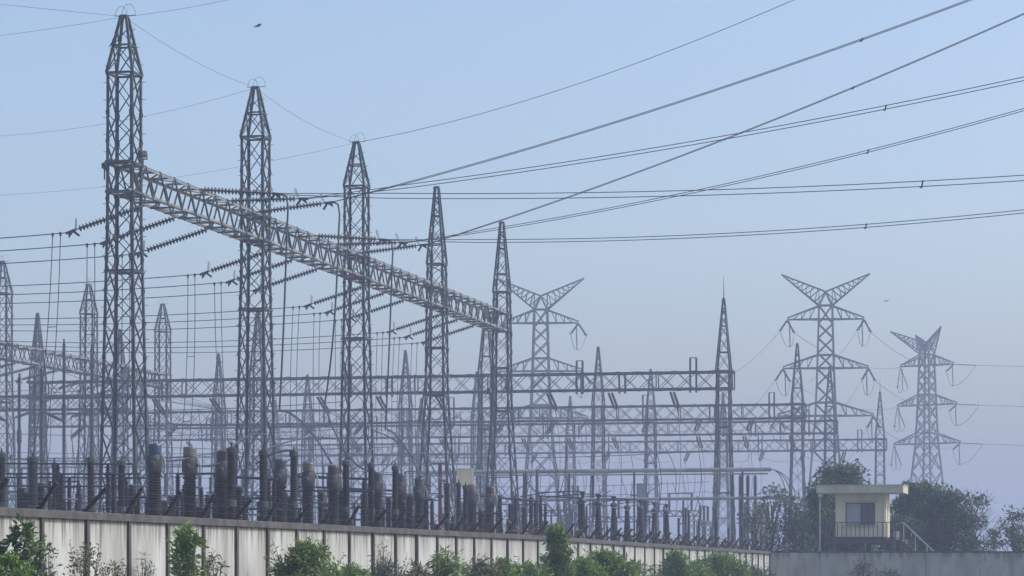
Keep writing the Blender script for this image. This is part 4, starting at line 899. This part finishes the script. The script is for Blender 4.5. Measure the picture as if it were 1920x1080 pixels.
# ------------------------------------------------------------------ vegetation
def foliage(m, clumps, per, size, rg, asp=0.45, droop=0.0):
    for c, rad in clumps:
        for _ in range(per):
            v = Vector((rg.gauss(0, 1), rg.gauss(0, 1), rg.gauss(0, 0.85)))
            v = v.normalized() * rad * (rg.random() ** 0.45)
            d = v.normalized() * 0.8 + Vector((rg.uniform(-1, 1), rg.uniform(-1, 1), rg.uniform(-0.7, 0.9) - droop))
            l = size * rg.uniform(0.6, 1.35); m.leaf(c + v, d, l, l * asp, rg)
def tree(label, p, h, rx, n_cl, per, leaf, mat, seed, name='tree', trunk_r=0.14, z_low=0.3, cl_r=0.55, bare=0.0, group=None, twigs=0, asp=0.5):
    rg = random.Random(seed); r = thing(name, label, 'tree', (p.x, p.y, 0), rg.uniform(0, 6), group)
    cl = []; lm = MB()
    lm.tube([(0, 0, 0), (0.1, 0.05, h * 0.25), (-0.05, 0.1, h * 0.55), (0.05, 0, h * 0.8)], trunk_r, 8, trunk_r * 0.35)
    for k in range(n_cl):
        t = rg.random() ** 0.8; zz = h * (z_low + (1 - z_low) * t); env = math.sin(math.pi * min(1, 0.18 + 0.75 * t)) ** 0.7
        a_ = rg.uniform(0, 6.283); rr = rx * env * math.sqrt(rg.uniform(0.12, 1.0)); c = Vector((rr * math.cos(a_), rr * math.sin(a_), zz - cl_r * 0.6))
        cl.append((c, cl_r * rg.uniform(0.6, 1.3)))
        if k % 2 == 0 or bare: b0 = Vector((0, 0, zz * rg.uniform(0.35, 0.7))); lm.tube([b0, b0.lerp(c, 0.5) + Vector((0, 0, 0.15)), c], trunk_r * 0.35, 5, 0.012)
    for k in range(twigs):
        c, q = cl[rg.randrange(len(cl))]; d = Vector((c.x * 0.55 + rg.uniform(-0.45, 0.45), c.y * 0.55 + rg.uniform(-0.4, 0.4), rg.uniform(0.15, 1.15))); bend = Vector((rg.uniform(-.2, .2), rg.uniform(-.2, .2), rg.uniform(-0.15, 0.1))); lm.tube([c, c + d * 0.45 + bend * 0.7, c + d * 0.8 + bend * 0.5, c + d], 0.02, 4, 0.006)
    lm.build('trunk', M['bark'], r)
    m = MB(); foliage(m, cl, per, leaf, rg, asp); m.build('crown', M[mat], r)
    return r
def at(px, d): return P(px, HY, d)
def ht(y, d): return P(0, y, d).z
tree('dense dark round tree rising directly behind the hut roof', at(1578, 190), ht(868, 190), 2.75, 150, 120, 0.26, 'leaf_dark', 3, trunk_r=0.22, cl_r=0.6, z_low=0.2)
tree('dark leafy tree filling the gap between the lamp post and the hut', at(1540, 186), ht(905, 186), 1.5, 50, 100, 0.24, 'leaf_dark', 4, cl_r=0.5, z_low=0.1)
tree('dense dark tree just right of the hut roof', at(1722, 186), ht(903, 186), 2.2, 110, 120, 0.24, 'leaf_dark', 5, trunk_r=0.2, cl_r=0.6, z_low=0.05)
tree('dark bushy tree in the middle of the clump right of the hut', at(1778, 185), ht(912, 185), 2.0, 80, 110, 0.23, 'leaf_dark', 6, cl_r=0.55, z_low=0.05)
tree('twiggy half-bare tree at the right end of the hut clump', at(1822, 184), ht(925, 184), 1.7, 46, 60, 0.2, 'leaf_dark', 8, cl_r=0.5, z_low=0.05, bare=1, twigs=150)
tree('low dark bush tree under the stair rail', at(1690, 183), ht(968, 183), 2.2, 60, 90, 0.22, 'leaf_dark', 9, cl_r=0.5, z_low=0.05)
tree('small loose tree at the right edge of the photo, apart from the clump', at(1900, 178), ht(950, 178), 1.15, 34, 48, 0.2, 'leaf_dark', 10, cl_r=0.42, z_low=0.2, bare=1, twigs=14)
tree('tiny sapling left of the loose tree at the right edge', at(1866, 178), ht(996, 178), 0.5, 10, 26, 0.17, 'leaf_dark', 11, cl_r=0.25, z_low=0.4, trunk_r=0.05)
tree('pale airy tree left of the guard hut, the tallest of its group', at(1448, 186), ht(908, 186), 1.35, 38, 30, 0.25, 'leaf_pale', 12, cl_r=0.5, z_low=0.3, bare=1, group='airy trees left of the hut')
tree('pale airy tree at the left end of the group beside the hut', at(1415, 184), ht(938, 184), 0.9, 26, 30, 0.24, 'leaf_pale', 13, cl_r=0.45, z_low=0.3, bare=1, group='airy trees left of the hut')
tree('airy tree between the tall pale one and the lamp post', at(1490, 187), ht(925, 187), 1.2, 34, 34, 0.25, 'leaf_pale', 14, cl_r=0.5, z_low=0.3, bare=1, group='airy trees left of the hut')
tree('greener small tree low in front of the airy group', at(1508, 184), ht(960, 184), 0.8, 26, 50, 0.22, 'leaf_dark', 15, cl_r=0.42, z_low=0.2, group='airy trees left of the hut')

# dry tangle between the equipment and the far end of the panel wall
rg = random.Random(21); sc = MB()
for k in range(170):
    n = 16 + 29 * rg.random(); c = W0 + WS * n - V * rg.uniform(0.9, 3.2); zt_ = wtop(n) + rg.uniform(0.0, 0.55) * (1 if n > 20 else 0.5)
    for _ in range(16):
        q = Vector((c.x + rg.gauss(0, 0.45), c.y + rg.gauss(0, 0.8), rg.uniform(0.2, zt_))); sc.leaf(q, (rg.uniform(-1, 1), rg.uniform(-1, 1), rg.uniform(0, 1.4)), rg.uniform(0.3, 0.7), rg.uniform(0.06, 0.2), rg)
tag(sc.build('dry_scrub', M['scrub']), 'dark dry scrub tangled along the inner side of the panel wall', 'scrub', kind='stuff')

def bush(label, px, d, top, rx, n_cl, per, leaf, mat, seed, asp=0.35, cl_r=0.22, z_low=0.25, droop=0.0, name='bush', cat='bush', ry=None, flat=0.6):
    rg = random.Random(seed); rx *= 1.2; n_cl = int(n_cl * 1.2); p = at(px, d); h = ht(top, d); r = thing(name, label, cat, (p.x, p.y, 0), 0)
    cl = []; st = MB()
    for k in range(n_cl):
        t = rg.random() ** 0.8; zz = h * (z_low + (1 - z_low) * t); env = math.sqrt(max(0.02, 1 - t ** 3.2)); a_ = rg.uniform(0, 6.283); rr = rx * env * math.sqrt(rg.random())
        c = Vector((rr * math.cos(a_), rr * math.sin(a_) * flat, max(0.1, zz - cl_r * 0.8))); cl.append((c, cl_r * rg.uniform(0.6, 1.2)))
        if k % 2 == 0: st.tube([(c.x * 0.15, c.y * 0.15, 0), (c.x * 0.5, c.y * 0.5, c.z * 0.6), c], 0.022, 5, 0.006)
    yl = MB()
    for k in range(max(4, n_cl // 7)):               # loose leafy stalks standing out of the clump
        a_ = rg.uniform(0, 6.283); r0 = rx * math.sqrt(rg.random()); b0 = Vector((r0 * 0.5 * math.cos(a_), r0 * 0.5 * math.sin(a_) * flat, h * 0.4)); q = Vector((r0 * 1.1 * math.cos(a_), r0 * math.sin(a_) * flat, h * rg.uniform(0.78, 1.06)))
        st.tube([b0, b0.lerp(q, 0.6) + Vector((0, 0, 0.05)), q], 0.012, 4, 0.004)
        for i in range(11): t_ = 0.3 + 0.07 * i; yl.leaf(b0.lerp(q, t_), (rg.uniform(-1, 1), rg.uniform(-1, 1), rg.uniform(-0.3, 0.9)), leaf * rg.uniform(0.7, 1.3), leaf * asp, rg)
    foliage(yl, [(c_ + Vector((0, 0, q_ * 0.5)), q_) for c_, q_ in cl if c_.z > h * 0.62], max(3, per // 4), leaf * 0.9, rg, asp, droop)
    st.build('stems', M['bark'], r); m = MB(); foliage(m, cl, per, leaf, rg, asp, droop); m.build('leaves', M[mat], r)
    yl.build('young_leaves', M[{'leaf_mid': 'leaf_bright', 'leaf_dark': 'leaf_mid', 'leaf_bright': 'leaf_bright'}.get(mat, mat)], r)
    return r
# the wall stands at x = -9.81 + 0.231 (d - 56.9); plants grow a metre or so in front of it
bush('dark large-leaved shrub against the leftmost wall panel', 42, 50.5, 976, 0.62, 40, 20, 0.17, 'leaf_dark', 31, 0.4, 0.16)
bush('bright yellow-green bush in the bottom left corner', 18, 48, 1036, 0.42, 44, 60, 0.07, 'leaf_bright', 32, 0.45, 0.14)
bush('grey-green spindly weed right of the large-leaved shrub', 92, 55, 1015, 0.2, 16, 14, 0.11, 'leaf_pale', 33, 0.3, 0.12)
bush('sparse brownish weed in front of the second wall post', 160, 57, 1022, 0.42, 30, 14, 0.09, 'leaf_dry', 34, 0.4, 0.14)
bush('low sparse dry weed below the third wall panel', 212, 57, 1045, 0.35, 22, 14, 0.09, 'leaf_dry', 35, 0.35, 0.12)
bush('thin upright grassy weed in the middle of the fourth panel', 275, 60, 1032, 0.16, 14, 12, 0.16, 'leaf_pale', 36, 0.12, 0.12)
bush('slender sapling with a tuft of long leaves above the wall middle', 350, 62, 988, 0.26, 16, 16, 0.22, 'leaf_mid', 37, 0.3, 0.14, 0.72, name='sapling', cat='sapling')
bush('leafy lower growth around the slender sapling', 352, 62.5, 1032, 0.38, 26, 20, 0.15, 'leaf_mid', 38, 0.3, 0.15)
bush('sparse dry stalk weed beside the fifth wall post', 400, 66, 1030, 0.28, 20, 14, 0.12, 'leaf_dry', 39, 0.3, 0.13)
bush('dense round green bush, the largest before the wall on the left half', 572, 70, 1016, 0.86, 90, 42, 0.15, 'leaf_mid', 40, 0.3, 0.2)
bush('feathery pale bush between the two largest left bushes', 722, 76, 1046, 0.55, 40, 36, 0.13, 'leaf_pale', 41, 0.22, 0.18)
bush('tall faint grass tuft before a streaked panel', 715, 77, 1020, 0.3, 14, 10, 0.18, 'leaf_dry', 42, 0.1, 0.14)
bush('bamboo-like bush with long drooping leaves', 832, 82, 1032, 0.5, 34, 24, 0.24, 'leaf_mid', 43, 0.17, 0.2, 0.4, 0.7)
bush('mixed dry and green bamboo-like bush', 905, 86, 1046, 0.75, 44, 26, 0.22, 'leaf_dry', 44, 0.17, 0.22, 0.4, 0.5)
bush('low green bush at the foot of the vine-covered post', 985, 90, 1056, 0.8, 60, 36, 0.16, 'leaf_mid', 45, 0.3, 0.25)
bush('tall narrow mound of green vines climbing over the wall', 1042, 97, 988, 0.44, 96, 44, 0.15, 'leaf_mid', 46, 0.45, 0.24, 0.15)
bush('broad bright green bush right of the vine mound', 1135, 102, 1034, 1.1, 130, 40, 0.17, 'leaf_mid', 47, 0.35, 0.26)
bush('green bush with a twiggy top between vine mound and broad bush', 1090, 100, 1046, 0.7, 60, 40, 0.16, 'leaf_bright', 48, 0.35, 0.24)
bush('upright dark green bush before the far wall panels', 1268, 122, 1034, 0.62, 70, 44, 0.17, 'leaf_mid', 49, 0.35, 0.26)
bush('wide dark green bush before the far end of the panel wall', 1350, 134, 1040, 1.4, 130, 40, 0.19, 'leaf_mid', 50, 0.35, 0.3)
bush('pale dead weed against the plain grey wall', 1618, 150, 1052, 0.6, 26, 16, 0.2, 'scrub', 51, 0.2, 0.3)
bush('low dead weed right of the pale one at the grey wall', 1668, 152, 1064, 0.7, 26, 16, 0.2, 'scrub', 52, 0.2, 0.25)

low = [('low green growth in front of the wall, left of the feathery bush', 660, 74, 1060, 0.7, 'leaf_mid'), ('low green growth between the feathery and bamboo-like bushes', 775, 79, 1058, 0.6, 'leaf_dry'),
       ('low green growth between the dry bamboo-like bush and the vine mound', 945, 88, 1050, 0.6, 'leaf_mid'), ('low bushy growth right of the broad bright bush', 1190, 108, 1052, 0.9, 'leaf_mid'),
       ('low bushy growth between the two far dark bushes', 1305, 128, 1058, 0.9, 'leaf_mid'),
       ('low bushy growth where the panel wall meets the grey wall', 1412, 146, 1062, 1.2, 'leaf_dark')]
for k, (lb, px, d, top, rx, mt) in enumerate(low): bush(lb, px, d, top, rx, 46, 26, 0.14 + d * 0.0004, mt, 70 + k, 0.3, 0.2)

# ------------------------------------------------------------------ haze: one closed box of even air
hz = MB(); hz.box((0, 300, 27), (3600, 3600, 56))
hm = bpy.data.materials.new('haze_air'); hm.use_nodes = True; t = hm.node_tree; t.nodes.clear()
pv = t.nodes.new('ShaderNodeVolumePrincipled'); pv.inputs['Color'].default_value = (*HAZE_COLOR, 1); pv.inputs['Density'].default_value = HAZE_DENSITY; pv.inputs['Anisotropy'].default_value = 0.0
ou = t.nodes.new('ShaderNodeOutputMaterial'); t.links.new(pv.outputs[0], ou.inputs['Volume'])
tag(hz.build('haze', hm), kind='stuff')
